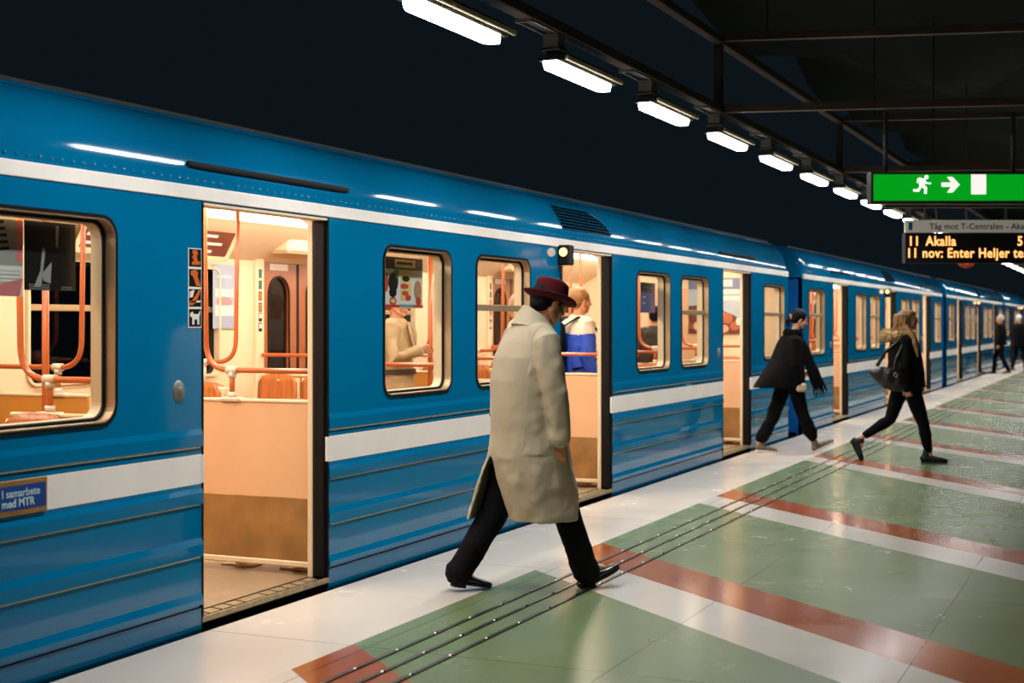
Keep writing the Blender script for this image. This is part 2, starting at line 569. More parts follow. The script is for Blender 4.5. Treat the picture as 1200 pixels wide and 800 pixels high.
# uneven cave ceiling
nx, ny = 22, 70
vs_, fs = [], []
for j in range(ny + 1):
    for i in range(nx + 1):
        x = -1.6 + 12.9 * i / nx; yy = -10 + 110.0 * j / ny
        z = 6.2 + 0.7 * noise.fractal(Vector((x * 0.35, yy * 0.35, 1.7)), 1.0, 2.0, 4)
        vs_.append((x, yy, z))
for j in range(ny):
    for i in range(nx):
        a = j * (nx + 1) + i
        fs.append((a, a + nx + 1, a + nx + 2, a + 1))
w.add(vs_, fs, 0, True)
struct(w.build('ceiling', M['rock'], recalc=False))

# guide strips let into the floor: a steel bar with bright studs
for k, (x, lab) in enumerate([(1.145, 'steel guide strip set in the floor, closest of the three to the train'),
                              (1.285, 'steel guide strip set in the floor, middle one of the three'),
                              (1.425, 'steel guide strip set in the floor, farthest of the three from the train')]):
    root = empty('guide_strip', (x, 0, 0)); tag(root, lab, 'guide strip', 'guide strips along the platform')
    b = MB(); b.box(-0.011, 0.011, 2, 60, 0.0, 0.006, 0)
    b.build('bar', M['darksteel'], root)
    st = MB()
    yy = 2.35 + 0.0 * k
    while yy < 34:
        n = 8
        ring = [(0.013 * math.cos(2 * math.pi * q / n), yy + 0.02 * math.sin(2 * math.pi * q / n)) for q in range(n)]
        ring2 = [(0.008 * math.cos(2 * math.pi * q / n), yy + 0.013 * math.sin(2 * math.pi * q / n)) for q in range(n)]
        st.add([(px, py, 0.004) for px, py in ring] + [(px, py, 0.0115) for px, py in ring2],
               [(q, (q + 1) % n, n + (q + 1) % n, n + q) for q in range(n)] + [tuple(range(n, 2 * n))], 0, True)
        yy += 0.398
    s_ = st.build('studs', M['steel'], root); s_['label'] = 'bright steel studs'
w = MB(); w.box(XR, XR + 0.3, -10, 100, -0.2, 6.6)
struct(w.build('wall_platform', M['tunnel']))
# ================================================================== THE TRAIN
CAR_L = 15.18
CAR_Y0 = [3.86, 20.0, 36.12, 52.24]
DOORS = [(2.10, 3.33), (6.97, 8.21), (11.91, 13.19)]
WINS = [(0.33, 1.44, False), (3.99, 4.95, False), (5.35, 6.33, True), (8.89, 9.93, False), (10.31, 11.32, True), (13.83, 14.95, True)]
WZ0, WZ1 = 1.08, 2.04
W_OUT = 3.0                                  # outside width of the body
DOOR_TOP = 2.16

def wall_profile(z0=0.0):
    """outer face of the lower side wall, bottom to top: (x, z) with the pressed ribs"""
    return [(-0.02, -0.08), (0.0, 0.0), (0.0, 0.105), (-0.012, 0.11), (-0.012, 0.118), (0.012, 0.124), (0.012, 0.150), (0.0, 0.185),
            (0.0, 0.362), (0.012, 0.372), (0.012, 0.43), (0.0, 0.462),
            (0.0, 0.628), (0.012, 0.638), (0.012, 0.690), (0.0, 0.715), (0.0, 0.735), (0.0, 0.885), (0.0, 0.918),
            (0.010, 0.928), (0.010, 0.985), (0.0, 1.015), (0.0, 1.04)]

def solid_profile(prof, t):
    return prof + [(-t, prof[-1][1]), (-t, prof[0][1])]

RAIL = [(-0.05, 2.165), (0.0, 2.168), (0.008, 2.172), (0.008, 2.234), (0.0, 2.24), (-0.05, 2.243)]
ROOF = [(0.0, 2.165), (0.0, 2.24), (0.0, 2.275)]
_x, _z, _phi = 0.0, 2.275, 0.0
for _n, _ds, _p1 in ((2, 0.02, 12.0), (10, 0.020, 28.0), (10, 0.023, 88.0)):      # the rounded shoulder
    _p0 = _phi
    for k in range(_n):
        _m = R(_p0 + (_p1 - _p0) * (k + 0.5) / _n)
        _x -= _ds * math.sin(_m); _z += _ds * math.cos(_m)
        ROOF.append((_x, _z))
    _phi = _p1
ROOF_EDGE = (_x, _z)
ROOF += [(_x - 0.004, _z + 0.014), (_x - 0.03, _z + 0.016)]
ROOF_BLUE_END = len(ROOF) - 1
ROOF += [(-0.50, 2.645), (-1.0, 2.675), (-1.5, 2.69)]
def roof_full():
    left = [(-W_OUT - x, z) for x, z in reversed(ROOF[:-1])]
    return ROOF + left

def roof_mats(n):
    h = len(ROOF)
    out = []
    for i in range(n):
        j = i if i < h - 1 else n - 2 - i
        if j >= ROOF_BLUE_END: out.append(2)
        else: out.append(0)
    return out

def make_window(parent, y0, y1, bar, x=0.0, sgn=1, far=False):
    """framed train window: rubber gasket, aluminium frame, cream reveal; the pane (and the vent bar) below it"""
    r = 0.10
    b = MB()
    mt = YZ if sgn > 0 else YZ
    off = Matrix.Translation((x, 0, 0)) @ YZ
    def rr(i):
        return rrect(y0 + i, y1 - i, WZ0 + i, WZ1 - i, max(0.03, r - i))
    def at(dx): return Matrix.Translation((x + dx * sgn, 0, 0)) @ YZ
    ring_frame(rr(-0.006), rr(0.010), 0.008 * sgn, at(0.0), 1, b)                      # outer rubber
    ring_frame(rr(0.006), rr(0.016), 0.052 * sgn, at(-0.046), 0, b)                    # aluminium reveal
    ring_frame(rr(0.012), rr(0.030), 0.010 * sgn, at(-0.056), 1, b)                    # glazing rubber
    ring_frame(rr(0.014), rr(0.034), 0.060 * sgn, at(-0.118), 2, b)                    # cream inner frame
    w_ = b.build('window', [M['alu'], M['black'], M['cream']], parent)
    g = MB()
    pl = rr(0.016)
    g.prism(pl, Matrix.Translation((x - 0.054 * sgn, 0, 0)) @ YZ, 0.005, 0)
    g.build('pane', M['farglass' if far else 'glass'], w_)
    if bar:
        bb = MB()
        zb = 1.66
        bb.box(x - 0.075 * sgn, x - 0.036 * sgn, y0 + 0.014, y1 - 0.014, zb - 0.024, zb + 0.024, 0, 0.005)
        vb = bb.build('vent_bar', M['alu'], w_)
    return w_

def bend(pts, n=6, r=0.14):
    """round the inner corners of a polyline"""
    pts = [Vector(p) for p in pts]
    out = [pts[0]]
    for i in range(1, len(pts) - 1):
        a, b, c_ = pts[i - 1], pts[i], pts[i + 1]
        u = (a - b); v = (c_ - b)
        ru = min(r, u.length * 0.5, v.length * 0.5)
        p, q = b + u.normalized() * ru, b + v.normalized() * ru
        for k in range(n + 1):
            t = k / n
            out.append(p * (1 - t) ** 2 + b * 2 * t * (1 - t) + q * t * t)
    out.append(pts[-1])
    return out

def make_car(idx, label, detail=True):
    root = empty('metro_car', (0, CAR_Y0[idx], 0))
    tag(root, label, 'metro car', 'cars of the metro train')
    L = CAR_L
    # ---------------- body shell
    sh = MB()
    prof = solid_profile(wall_profile(), 0.075)
    cuts = [0.0] + [v for d in DOORS for v in d] + [L]
    n = len(prof)
    pm = []
    for i in range(n):
        z0_, z1_ = prof[i][1], prof[(i + 1) % n][1]
        pm.append(1 if (abs(z0_ - 0.735) < 1e-6 and abs(z1_ - 0.885) < 1e-6) else 0)
    for k in range(0, len(cuts), 2):
        a, b_ = cuts[k], cuts[k + 1]
        sh.extrude_y(prof, a, b_, 0, mats=pm)
        sh.extrude_y([(-W_OUT - x, z) for x, z in prof], a, b_, 0, mats=pm)
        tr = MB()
        for z_ in (0.365, 0.631, 0.921):  # thin pale strips drawing the cream lines at the rib edges
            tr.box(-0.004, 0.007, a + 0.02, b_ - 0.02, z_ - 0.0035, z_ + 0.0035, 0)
        tr.build('pale_rib_strip', M['rib_strip'], root)
    # far side: doors are shut, fill below them
    for a, b_ in DOORS:
        sh.box(-W_OUT + 0.0, -W_OUT + 0.05, a, b_, -0.08, 0.06, 0)
    # underframe, floor edge, sills' carrier
    sh.box(-W_OUT + 0.06, -0.10, 0.0, L, -0.30, 0.0, 2)
    sh.box(-0.10, -0.02, 0.05, L - 0.05, -0.25, -0.03, 2)
    body = sh.build('body_shell', [M['blue'], M['stripe'], M['under']], root)
    # upper sides with window holes
    for k in range(0, len(cuts), 2):
        a, b_ = cuts[k], cuts[k + 1]
        for xs in (-0.0375, -W_OUT + 0.0375):
            holes = [rrect(u, v, WZ0, WZ1, 0.10) for u, v, _ in WINS if u > a and v < b_]
            me = flat_with_holes([(a, 1.04), (b_, 1.04), (b_, 2.17), (a, 2.17)], holes, 0.075)
            me.transform(Matrix.Translation((xs, 0, 0)) @ YZ)
            finish('side_panel', me, M['blue'], root)
    for a, b_ in DOORS:
        hd = MB()
        hd.box(-0.075, -0.002, a, b_, DOOR_TOP, 2.172, 0)
        hd.build('door_header', M['blue'], root)
        hd = MB()
        hd.box(-W_OUT, -W_OUT + 0.07, a, b_, DOOR_TOP, 2.172, 0)
        hd.build('door_header', M['blue'], root)
    # ends of the car, with a doorway-less blue wall and a dark gangway plate
    endp = roof_full()
    for y_, s_ in ((0.0, 1), (L, -1)):
        hd = MB()
        hd.add([(x * 0.985 - 0.022, y_ + 0.004 * s_, z) for x, z in endp] + [], [tuple(range(len(endp)))], 1)
        hd.box(-W_OUT + 0.02, -0.02, y_ + 0.0 * s_, y_ + 0.05 * s_, -0.05, 2.19, 1)
        hd.box(-1.95, -1.05, y_ - 0.02 * s_, y_, 0.1, 2.05, 2)
        hd.build('end_wall', [M['blue'], M['bluedark'], M['under']], root)
    # ---------------- roof
    rf = MB()
    full = roof_full()
    nm = roof_mats(len(full))
    sections = [(0.0, 0.955), (0.03, 0.978), (0.08, 0.992), (0.16, 1.0), (L - 0.16, 1.0), (L - 0.08, 0.992), (L - 0.03, 0.978), (L, 0.955)]
    N = len(full)
    rows = []
    for y_, s_ in sections:
        rows.append([(-1.5 + (x + 1.5) * (s_ if z > 2.26 else (1 - (1 - s_) * 0.3)), y_, 2.2 + (z - 2.2) * (s_ if z > 2.26 else 1)) for x, z in full])
    for a in range(len(rows) - 1):
        for i in range(N - 1):
            rf.add([rows[a][i], rows[a][i + 1], rows[a + 1][i + 1], rows[a + 1][i]], [(0, 1, 2, 3)], nm[i], nm[i] == 0)
    for a in (0, len(rows) - 1):
        rf.add(rows[a], [tuple(range(N))], 0)
    roof = rf.build('roof', [M['blue'], M['stripe'], M['roofgrey']], root, weld=True)
    for xs in (0, 1):
        sr = MB()
        sr.extrude_y([(x, z) if xs == 0 else (-W_OUT - x, z) for x, z in RAIL], 0.01, L - 0.01, 0)
        sr.build('stripe_rail', M['stripe'], root)
    gt = MB()
    for xs in (1, -1):
        cx = -1.5
        ex, ez = ROOF_EDGE
        for dx, w_, dz, m_ in ((-0.004, 0.020, 0.012, 0), (0.045, 0.010, 0.004, 1), (0.075, 0.010, 0.002, 1)):
            x0 = ex + dx
            zz = ez
            for (xa_, za_), (xb_, zb_) in zip(ROOF, ROOF[1:]):
                if xb_ <= x0 <= xa_ and xa_ > xb_: zz = za_ + (zb_ - za_) * (x0 - xa_) / (xb_ - xa_)
            xx = cx + xs * (x0 + 1.5)
            gt.box(xx - w_ / 2, xx + w_ / 2, 0.12, L - 0.12, zz - 0.01, zz + dz + 0.004, m_, 0.003)
    gt.build('roof_gutter', [M['roofgrey'], M['blue']], root)
    if detail:
        rv = MB()
        y_ = 0.1
        while y_ < L - 0.1:
            for rx, rz in ((-0.0005, 2.268),):
                nn = 6; rad = 0.011
                ring = [(rx, y_ + rad * math.cos(2 * math.pi * q / nn), rz + rad * math.sin(2 * math.pi * q / nn)) for q in range(nn)]
                r2 = [(rx + 0.009, y_ + 0.5 * rad * math.cos(2 * math.pi * q / nn), rz + 0.5 * rad * math.sin(2 * math.pi * q / nn)) for q in range(nn)]
                rv.add(ring + r2, [(q, (q + 1) % nn, nn + (q + 1) % nn, nn + q) for q in range(nn)] + [tuple(range(nn, 2 * nn))], 0, True)
            y_ += 0.07
        rv.build('rivets', M['blue'], roof)
    # drip rails above doors 1 and 3, louvred vent above door 2
    for a, b_ in (DOORS[0], DOORS[2]):
        d = MB()
        d.loft([(-0.005, a - 0.10, 2.345), (0.0, a - 0.02, 2.345), (0.0, b_ + 0.16, 2.345), (-0.005, b_ + 0.22, 2.345)], [(0.016, 0.016)] * 4, 8, 0)
        d.build('drip_rail', M['under'], root)
    v = MB()
    def roofx(z):
        for (x0, z0), (x1, z1) in zip(ROOF[1:], ROOF[2:]):
            if z0 <= z <= z1:
                return x0 + (x1 - x0) * (z - z0) / (z1 - z0)
        return -0.42
    ya, yb = 6.96, 8.18
    zl, zh = 2.33, 2.515
    nz = 7
    def vend(z):
        t = (z - zl) / (zh - zl)
        return yb - 0.42 * max(0, t) ** 2.2, ya - 0.03 + (1 - t) * 0.10
    plate = []
    for k in range(nz + 1):
        z = zl + (zh - zl) * k / nz
        yr, ylft = vend(z)
        plate.append((roofx(z) + 0.004, ylft, z)); plate.append((roofx(z) + 0.004, yr, z))
    v.add(plate, [(2 * k, 2 * k + 1, 2 * k + 3, 2 * k + 2) for k in range(nz)], 1)
    for k in range(nz + 1):
        z = zl + (zh - zl) * k / nz
        yr, ylft = vend(z)
        v.beam((roofx(z) + 0.008, ylft, z), (roofx(z) + 0.008, yr, z), 0.010, 0.0045, 0)
    edge = []
    for k in range(13):
        z = zl + (zh - zl) * k / 12
        edge.append((roofx(z) + 0.006, vend(z)[0] + 0.01, z))
    v.loft(edge, 0.006, 6, 0)
    v.build('louvred_vent', [M['blue'], M['gap_shade']], root)
    # signal lamp box beside door 2
    if True:
        s_ = MB()
        s_.box(0.0, 0.10, 6.90, 7.03, 2.02, 2.185, 0, 0.012)
        s_.loft([(0.02, 6.96, 2.02), (0.02, 6.955, 1.9), (0.008, 6.95, 1.80)], 0.005, 6, 0)
        sb = s_.build('signal_box', M['under'], root)
        l_ = MB(); l_.ell((0.052, 6.900, 2.125), (0.036, 0.014, 0.036), 0, None, 14, 8)
        l_.build('lamp_lens', M['signal'], sb)
    # ---------------- near-side doorways
    for k, (a, b_) in enumerate(DOORS):
        j = MB()
        # dark edge of the pocketed leaf and rubber seals, cream inner post
        for ye, s_ in ((a, 1), (b_, -1)):
            j.box(-0.098, 0.004, ye, ye + 0.012 * s_, 0.03, DOOR_TOP, 0)
            j.box(-0.085, -0.012, ye + 0.012 * s_, ye + 0.03 * s_, 0.06, DOOR_TOP - 0.01, 0, 0.006)
            j.box(-0.135, -0.099, ye - 0.0 * s_, ye + 0.016 * s_, 0.05, DOOR_TOP, 1, 0.004)
            j.box(-0.035, 0.006, ye - 0.002 * s_, ye + 0.018 * s_, 0.738, 0.882, 2, 0.003)
        j.box(-0.10, 0.0, a, b_, DOOR_TOP - 0.012, DOOR_TOP, 1)
        fr = j.build('door_frame', [M['black'], M['cream'], M['stripe']], root)
        sl = MB()
        sl.box(-0.14, 0.002, a, b_, 0.02, 0.046, 1)
        sl.box(-0.145, -0.125, a, b_, 0.046, 0.058, 0)
        sl.box(-0.008, 0.006, a, b_, 0.03, 0.058, 0)
        yy = a + 0.03
        q = 0
        while yy < b_ - 0.05:
            ln = 0.20 if q == 4 else 0.095
            pts = [(-0.108, yy), (-0.03, yy - 0.02), (-0.03, min(yy + ln - 0.03, b_ - 0.005)), (-0.108, min(yy + ln - 0.01, b_ - 0.005))]
            sl.prism(pts, Matrix.Translation((0, 0, 0.046)), 0.010, 0)
            yy += ln + 0.012; q += 1
        sl.build('door_sill', [M['sill'], M['under']], root)
    # door buttons
    for yb_ in (DOORS[0][0] - 0.19, DOORS[2][0] - 0.17):
        b = MB()
        nn = 20
        ring = [(0.0, yb_ + 0.045 * math.cos(2 * math.pi * q / nn), 1.212 + 0.055 * math.sin(2 * math.pi * q / nn)) for q in range(nn)]
        r2 = [(0.012, yb_ + 0.036 * math.cos(2 * math.pi * q / nn), 1.212 + 0.045 * math.sin(2 * math.pi * q / nn)) for q in range(nn)]
        b.add(ring + r2, [(q, (q + 1) % nn, nn + (q + 1) % nn, nn + q) for q in range(nn)] + [tuple(range(nn, 2 * nn))], 0, True)
        b.ell((0.012, yb_, 1.212), (0.008, 0.018, 0.022), 0, None, 12, 8)
        b.build('door_button', M['bracket'], root)
    # windows
    for u, vv, bar in WINS:
        make_window(root, u, vv, bar if not (idx > 0 and u < 1) else True)
    for u, vv, bar in WINS:
        make_window(root, u, vv, True, -W_OUT, -1, True)
    # ---------------- interior
    it = MB()
    xi, xo = -0.09, -W_OUT + 0.09
    it.box(xo - 0.02, -0.13, 0.04, L - 0.04, 0.0, 0.05, 0)
    flo = it.build('car_floor', M['carfloor'], root)
    ln = MB()
    # linings: the window band is part of the sheets with holes, below and above are plain
    for k in range(0, len(cuts), 2):
        a, b_ = cuts[k] + 0.05, cuts[k + 1]
        for xs in (xi, xo):
            holes = [rrect(u, v2, WZ0 + 0.02, WZ1 - 0.02, 0.09) for u, v2, _ in WINS if u > a and v2 < b_]
            me = flat_with_holes([(a, 0.05), (min(b_, L - 0.05), 0.05), (min(b_, L - 0.05), 2.12), (a, 2.12)], holes, 0.012)
            me.transform(Matrix.Translation((xs, 0, 0)) @ YZ)
            finish('wall_lining', me, M['cream'], root)
    # coves, ceiling, end walls, door headers
    for k in range(0, len(cuts), 2):
        ln.extrude_y([(xi, 2.10), (-0.62, 2.40), (-0.62, 2.42), (xi, 2.14)], max(0.05, cuts[k]), min(L - 0.05, cuts[k + 1]), 0)
    for a, b_ in DOORS:
        ln.extrude_y([(-0.10, 2.175), (-0.62, 2.40), (-0.62, 2.42), (-0.10, 2.195)], a, b_, 0)
    ln.extrude_y([(xo, 2.10), (-W_OUT + 0.62, 2.40), (-W_OUT + 0.62, 2.42), (xo, 2.14)], 0.05, L - 0.05, 0)
    ln.box(-W_OUT + 0.62, -0.62, 0.05, L - 0.05, 2.415, 2.435, 0)
    ln.build('ceiling_lining', M['cream'], root)
    for yy, s_ in ((0.08, 1), (L - 0.08, -1)):
        ew = MB()
        ew.box(xo, xi, yy - 0.03 * s_, yy, 0.05, 2.42, 0)
        ew.box(-1.95, -1.05, yy, yy + 0.012 * s_, 0.06, 2.02, 1)
        ew.build('end_bulkhead', [M['cream'], M['orange_panel']], root)
    for a, b_ in DOORS:
        h = MB()
        h.box(xo - 0.0, xo + 0.34, a - 0.06, b_ + 0.06, 2.17, 2.40, 0, 0.03)
        h.box(xo + 0.335, xo + 0.343, a + 0.55, b_ - 0.1, 2.22, 2.30, 1)
        h.box(xo + 0.335, xo + 0.344, a + 0.55, b_ - 0.1, 2.30, 2.318, 2)
        h.build('door_engine_cover', [M['cream'], M['white'], mat('sign_dark_green', '#1F4A30', 0.5)], root)
        # shut doors on the far side: two brown leaves with arched panes
        dl = MB()
        mid = (a + b_) / 2
        for ya_, yb_ in ((a - 0.13, a), (b_, b_ + 0.13)):
            post = MB()
            post.box(xo - 0.01, xo + 0.035, ya_, yb_, 0.05, 2.18, 0, 0.01)
            po = post.build('door_post', M['cream'], root)
            if yb_ <= a:
                pk = MB()
                xx = xo + 0.035
                for q, (z_, m_) in enumerate(((2.03, 0), (1.93, 0), (1.83, 1), (1.73, 1), (1.64, 2), (1.55, 2))):
                    pk.box(xx, xx + 0.002, ya_ + 0.035, ya_ + 0.085, z_ - 0.08, z_, 0 if m_ == 0 else 3)
                    if m_: pk.box(xx + 0.002, xx + 0.003, ya_ + 0.042, ya_ + 0.078, z_ - 0.07 + 0.02 * (m_ == 2), z_ - 0.01, 1 if m_ == 1 else 2)
                pk.build('post_sticker', [mat('sign_dark_green', '#1F4A30', 0.5), mat('sticker_orange', '#D0601C', 0.4), M['white'], M['black']], po)
        for y0_, y1_ in ((a, mid - 0.025), (mid + 0.025, b_)):
            c0 = (y0_ + y1_) / 2; hw = 0.165
            arch = [(c0 - hw, 0.98), (c0 + hw, 0.98)] + [(c0 + hw * math.cos(R(180 * q / 12)), 1.80 + hw * math.sin(R(180 * q / 12))) for q in range(13)]
            me = flat_with_holes([(y0_, 0.05), (y1_, 0.05), (y1_, 2.17), (y0_, 2.17)], [arch], 0.04)
            me.transform(Matrix.Translation((xo - 0.03, 0, 0)) @ YZ)
            leaf = finish('door_leaf', me, M['doorwood'], root)
            g = MB(); g.prism(arch, Matrix.Translation((xo - 0.035, 0, 0)) @ YZ, 0.005, 0)
            g.build('pane', M['farglass'], leaf)
            sg = MB(); sg.box(xo - 0.009, xo - 0.005, c0 - 0.15, c0 + 0.15, 2.03, 2.09, 0)
            sg.build('door_notice', M['white'], leaf)
            sm = MB()
            sc_ = 0.03
            ring_frame([(c0 + (y_ - c0) * 1.09, 1.4 + (z_ - 1.4) * 1.03) for y_, z_ in arch], arch, 0.012, Matrix.Translation((xo - 0.012, 0, 0)) @ YZ, 0, sm)
            sm.build('pane_gasket', M['black'], leaf)
        sl_ = MB(); sl_.box(xo - 0.05, xo - 0.012, mid - 0.026, mid + 0.026, 0.05, 2.17, 0)
        sl_.build('door_seal', M['black'], root)
    # ceiling lamps
    for xs in (-0.80, -W_OUT + 0.80):
        for q in range(6):
            y0_ = 0.35 + q * 2.44
            lm = MB(); lm.box(xs - 0.10, xs + 0.10, y0_, y0_ + 2.25, 2.375, 2.413, 0)
            lm.build('ceiling_lamp', M['carlamp'], root)
    # partitions, rails, poles
    def partition(y_, near, face):
        xa, xb = (-0.10, -0.95) if near else (-W_OUT + 0.10, -W_OUT + 1.20)
        p = MB()
        x0_, x1_ = min(xa, xb), max(xa, xb)
        p.box(x0_, x1_, y_ - 0.014, y_ + 0.014, 0.11, 1.07, 0, 0.006)
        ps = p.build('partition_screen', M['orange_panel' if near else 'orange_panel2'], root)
        t = MB()
        t.box(x0_, x1_, y_ - 0.02, y_ + 0.02, 1.07, 1.092, 0, 0.006)
        t.build('top_trim', M['cream'], ps)
        kp = MB()
        kp.box(x0_, x1_, y_ - 0.02, y_ + 0.02, 0.13, 0.51, 0, 0.003)
        kp.box(x0_, x1_, y_ - 0.028, y_ + 0.028, 0.10, 0.135, 1, 0.006)
        kp.build('kick_plate', [M['kick'], M['cream']], ps)
        ai = xb + (0.06 if near else -0.06)
        hr = MB()
        hr.loft(bend([(xa, y_, 1.262), (ai, y_, 1.262), (ai + (-0.02 if near else 0.02), y_, 2.40)], 7, 0.17), 0.017, 10, 0)
        xs_ = ai + (0.19 if near else -0.19)
        hr.loft([(xs_, y_, 1.08), (xs_, y_, 1.262)], 0.017, 10, 0, cap=False)
        rail = hr.build('grab_rail', M['pole'], ps)
        cl = MB()
        cl.loft([(xs_, y_, 1.085), (xs_, y_, 1.13)], 0.027, 10, 0, cap=False)
        cl.box(xs_ - 0.07, xs_ + 0.07, y_ - 0.035, y_ + 0.035, 1.07, 1.098, 0, 0.008)
        cl.loft([(xs_, y_, 1.215), (xs_, y_, 1.25)], 0.025, 10, 0, cap=False)
        cl.loft([(xs_ - 0.035, y_, 1.262), (xs_ + 0.035, y_, 1.262)], 0.026, 10, 0, cap=False)
        cl.build('clamp', M['clamp'], rail)
    for a, b_ in DOORS:
        for y_ in (a - 0.035, b_ + 0.035):
            for near in (True, False):
                partition(y_ - (0.28 if near and y_ < a else 0.0), near, 1)
        c_ = MB()
        c_.loft([(-1.45, (a + b_) / 2 - 0.13, 0.05), (-1.45, (a + b_) / 2 - 0.13, 2.41)], 0.021, 10, 0, cap=False)
        vp = c_.build('vestibule_pole', M['pole'], root)
    mids = [(DOORS[0][1] + DOORS[1][0]) / 2, (DOORS[1][1] + DOORS[2][0]) / 2]
    for y_ in mids:
        for near in (True, False):
            xa, ai = (-0.10, -1.0) if near else (-W_OUT + 0.10, -W_OUT + 1.08)
            mr_ = MB()
            mr_.loft(bend([(xa, y_, 1.25), (ai, y_, 1.25), (ai + (-0.02 if near else 0.02), y_, 2.40)], 7, 0.17), 0.017, 10, 0)
            rl = mr_.build('seat_rail', M['pole'], root)
            cl = MB()
            xm = (xa + ai) / 2 + (-0.2 if near else 0.2)
            cl.loft([(xm, y_, 1.02), (xm, y_, 1.25)], 0.02, 10, 0, cap=False)
            cl.loft([(xm - 0.035, y_, 1.25), (xm + 0.035, y_, 1.25)], 0.026, 10, 0, cap=False)
            cl.build('clamp', M['clamp'], rl)
    # seats: bent plywood shells on a cream frame
    def seat_meshes():
        f = MB()
        w2 = 0.215
        f.box(-w2, w2, 0.0, 0.46, 0.40, 0.435, 0, 0.01)
        f.box(-w2, w2, -0.05, -0.02, 0.40, 1.06, 0, 0.012)
        f.box(-0.03, 0.03, 0.05, 0.11, 0.05, 0.40, 0, 0.008)
        f.box(-0.12, 0.12, 0.03, 0.13, 0.05, 0.065, 0, 0.004)
        ml = f.mesh('seat', M['cream'])
        sg = MB()
        prof = [(0.46, 0.44), (0.44, 0.452), (0.25, 0.445), (0.08, 0.45), (0.03, 0.49), (0.0, 0.62), (-0.012, 0.85), (-0.02, 1.03), (-0.022, 1.095)]
        rows = []
        for (y_, z_) in prof:
            up = max(0.0, (z_ - 1.0) / 0.095)
            hw_ = 0.20 - (0.03 * up ** 2)
            row = []
            for q in range(9):
                t = -1 + 2 * q / 8
                zz = z_ - (0.035 * abs(t) ** 4 * up)
                row.append((hw_ * t, y_ + 0.018 * t * t, zz))
            rows.append(row)
        vs2, fs2 = [], []
        for k, row in enumerate(rows): vs2 += row
        m_ = len(vs2)
        vs2 += [(x, y_ - 0.012 * (1 if z_ > 0.5 else 0), z_ - (0.012 if z_ < 0.5 else 0)) for x, y_, z_ in vs2]
        for k in range(len(rows) - 1):
            for q in range(8):
                a_ = k * 9 + q
                fs2.append((a_, a_ + 1, a_ + 10, a_ + 9))
                fs2.append((m_ + a_, m_ + a_ + 9, m_ + a_ + 10, m_ + a_ + 1))
        border = [q for q in range(9)] + [k * 9 + 8 for k in range(1, len(rows))] + [(len(rows) - 1) * 9 + q for q in range(7, -1, -1)] + [k * 9 for k in range(len(rows) - 2, 0, -1)]
        for q in range(len(border)):
            a_, b2 = border[q], border[(q + 1) % len(border)]
            fs2.append((a_, m_ + a_, m_ + b2, b2))
        sg.add(vs2, fs2, 0, True)
        return ml, sg.mesh('seat_shell', M['wood'])
    sm_frame, sm_shell = SEATM if SEATM else seat_meshes()
    SEATM[:] = [sm_frame, sm_shell]
    rows_ = [(0.17, 1), (DOORS[0][0] - 0.11, -1), (DOORS[2][1] + 0.11, 1), (L - 0.17, -1)]
    for (a, b_) in ((DOORS[0][1], DOORS[1][0]), (DOORS[1][1], DOORS[2][0])):
        m0 = (a + b_) / 2
        rows_ += [(a + 0.11, 1), (m0 - 0.06, -1), (m0 + 0.06, 1), (b_ - 0.11, -1)]
    if idx < 3:
        for y_, s_ in rows_:
            for xs in (-0.31, -0.74, -W_OUT + 0.33, -W_OUT + 0.78):
                st = link('seat', sm_frame, root, (xs, y_ - (0.28 if xs > -1.5 and s_ < 0 and any(abs(y_ - (d[0] - 0.11)) < 0.01 for d in DOORS) else 0), 0))
                if s_ < 0: st.rotation_euler = (0, 0, math.pi)
                link('seat_shell', sm_shell, st)
    return root

SEATM = []
car1 = make_car(0, 'nearest blue metro car, behind the man in the trench coat, with open doors')
car2 = make_car(1, 'second blue metro car, behind the two walking women in black', False)
car3 = make_car(2, 'third blue metro car along the platform, beyond the two women in black', False)
car4 = make_car(3, 'fourth and farthest blue metro car, at the end of the train', False)

# the notice set in the stripe of the first car, and the pictogram stickers beside its first door
nb = MB()
y0_, y1_ = -0.2, 0.975
nb.box(0.0, 0.012, y0_, y1_, 0.735, 0.885, 0, 0.002)
notice = nb.build('stripe_notice', M['kick'], car1)
nb2 = MB(); nb2.box(0.011, 0.014, y0_ + 0.02, y1_ - 0.012, 0.760, 0.862, 0)
nb2.build('notice_plate', mat('notice_blue', '#07418C', 0.4), notice)
mt = Matrix.Translation((0.0145, 0.70, 0.815)) @ YZ
me = text_mesh('I samarbete', 0.048, mt, 0.0008, 'LEFT', 0.0006)
finish('notice_lettering', me, mat('notice_letters', '#B9D6DA', 0.5), notice)
me = text_mesh('med MTR', 0.048, Matrix.Translation((0.0145, 0.70, 0.773)) @ YZ, 0.0008, 'LEFT', 0.0012)
finish('notice_lettering', me, MATS['notice_letters'], notice)

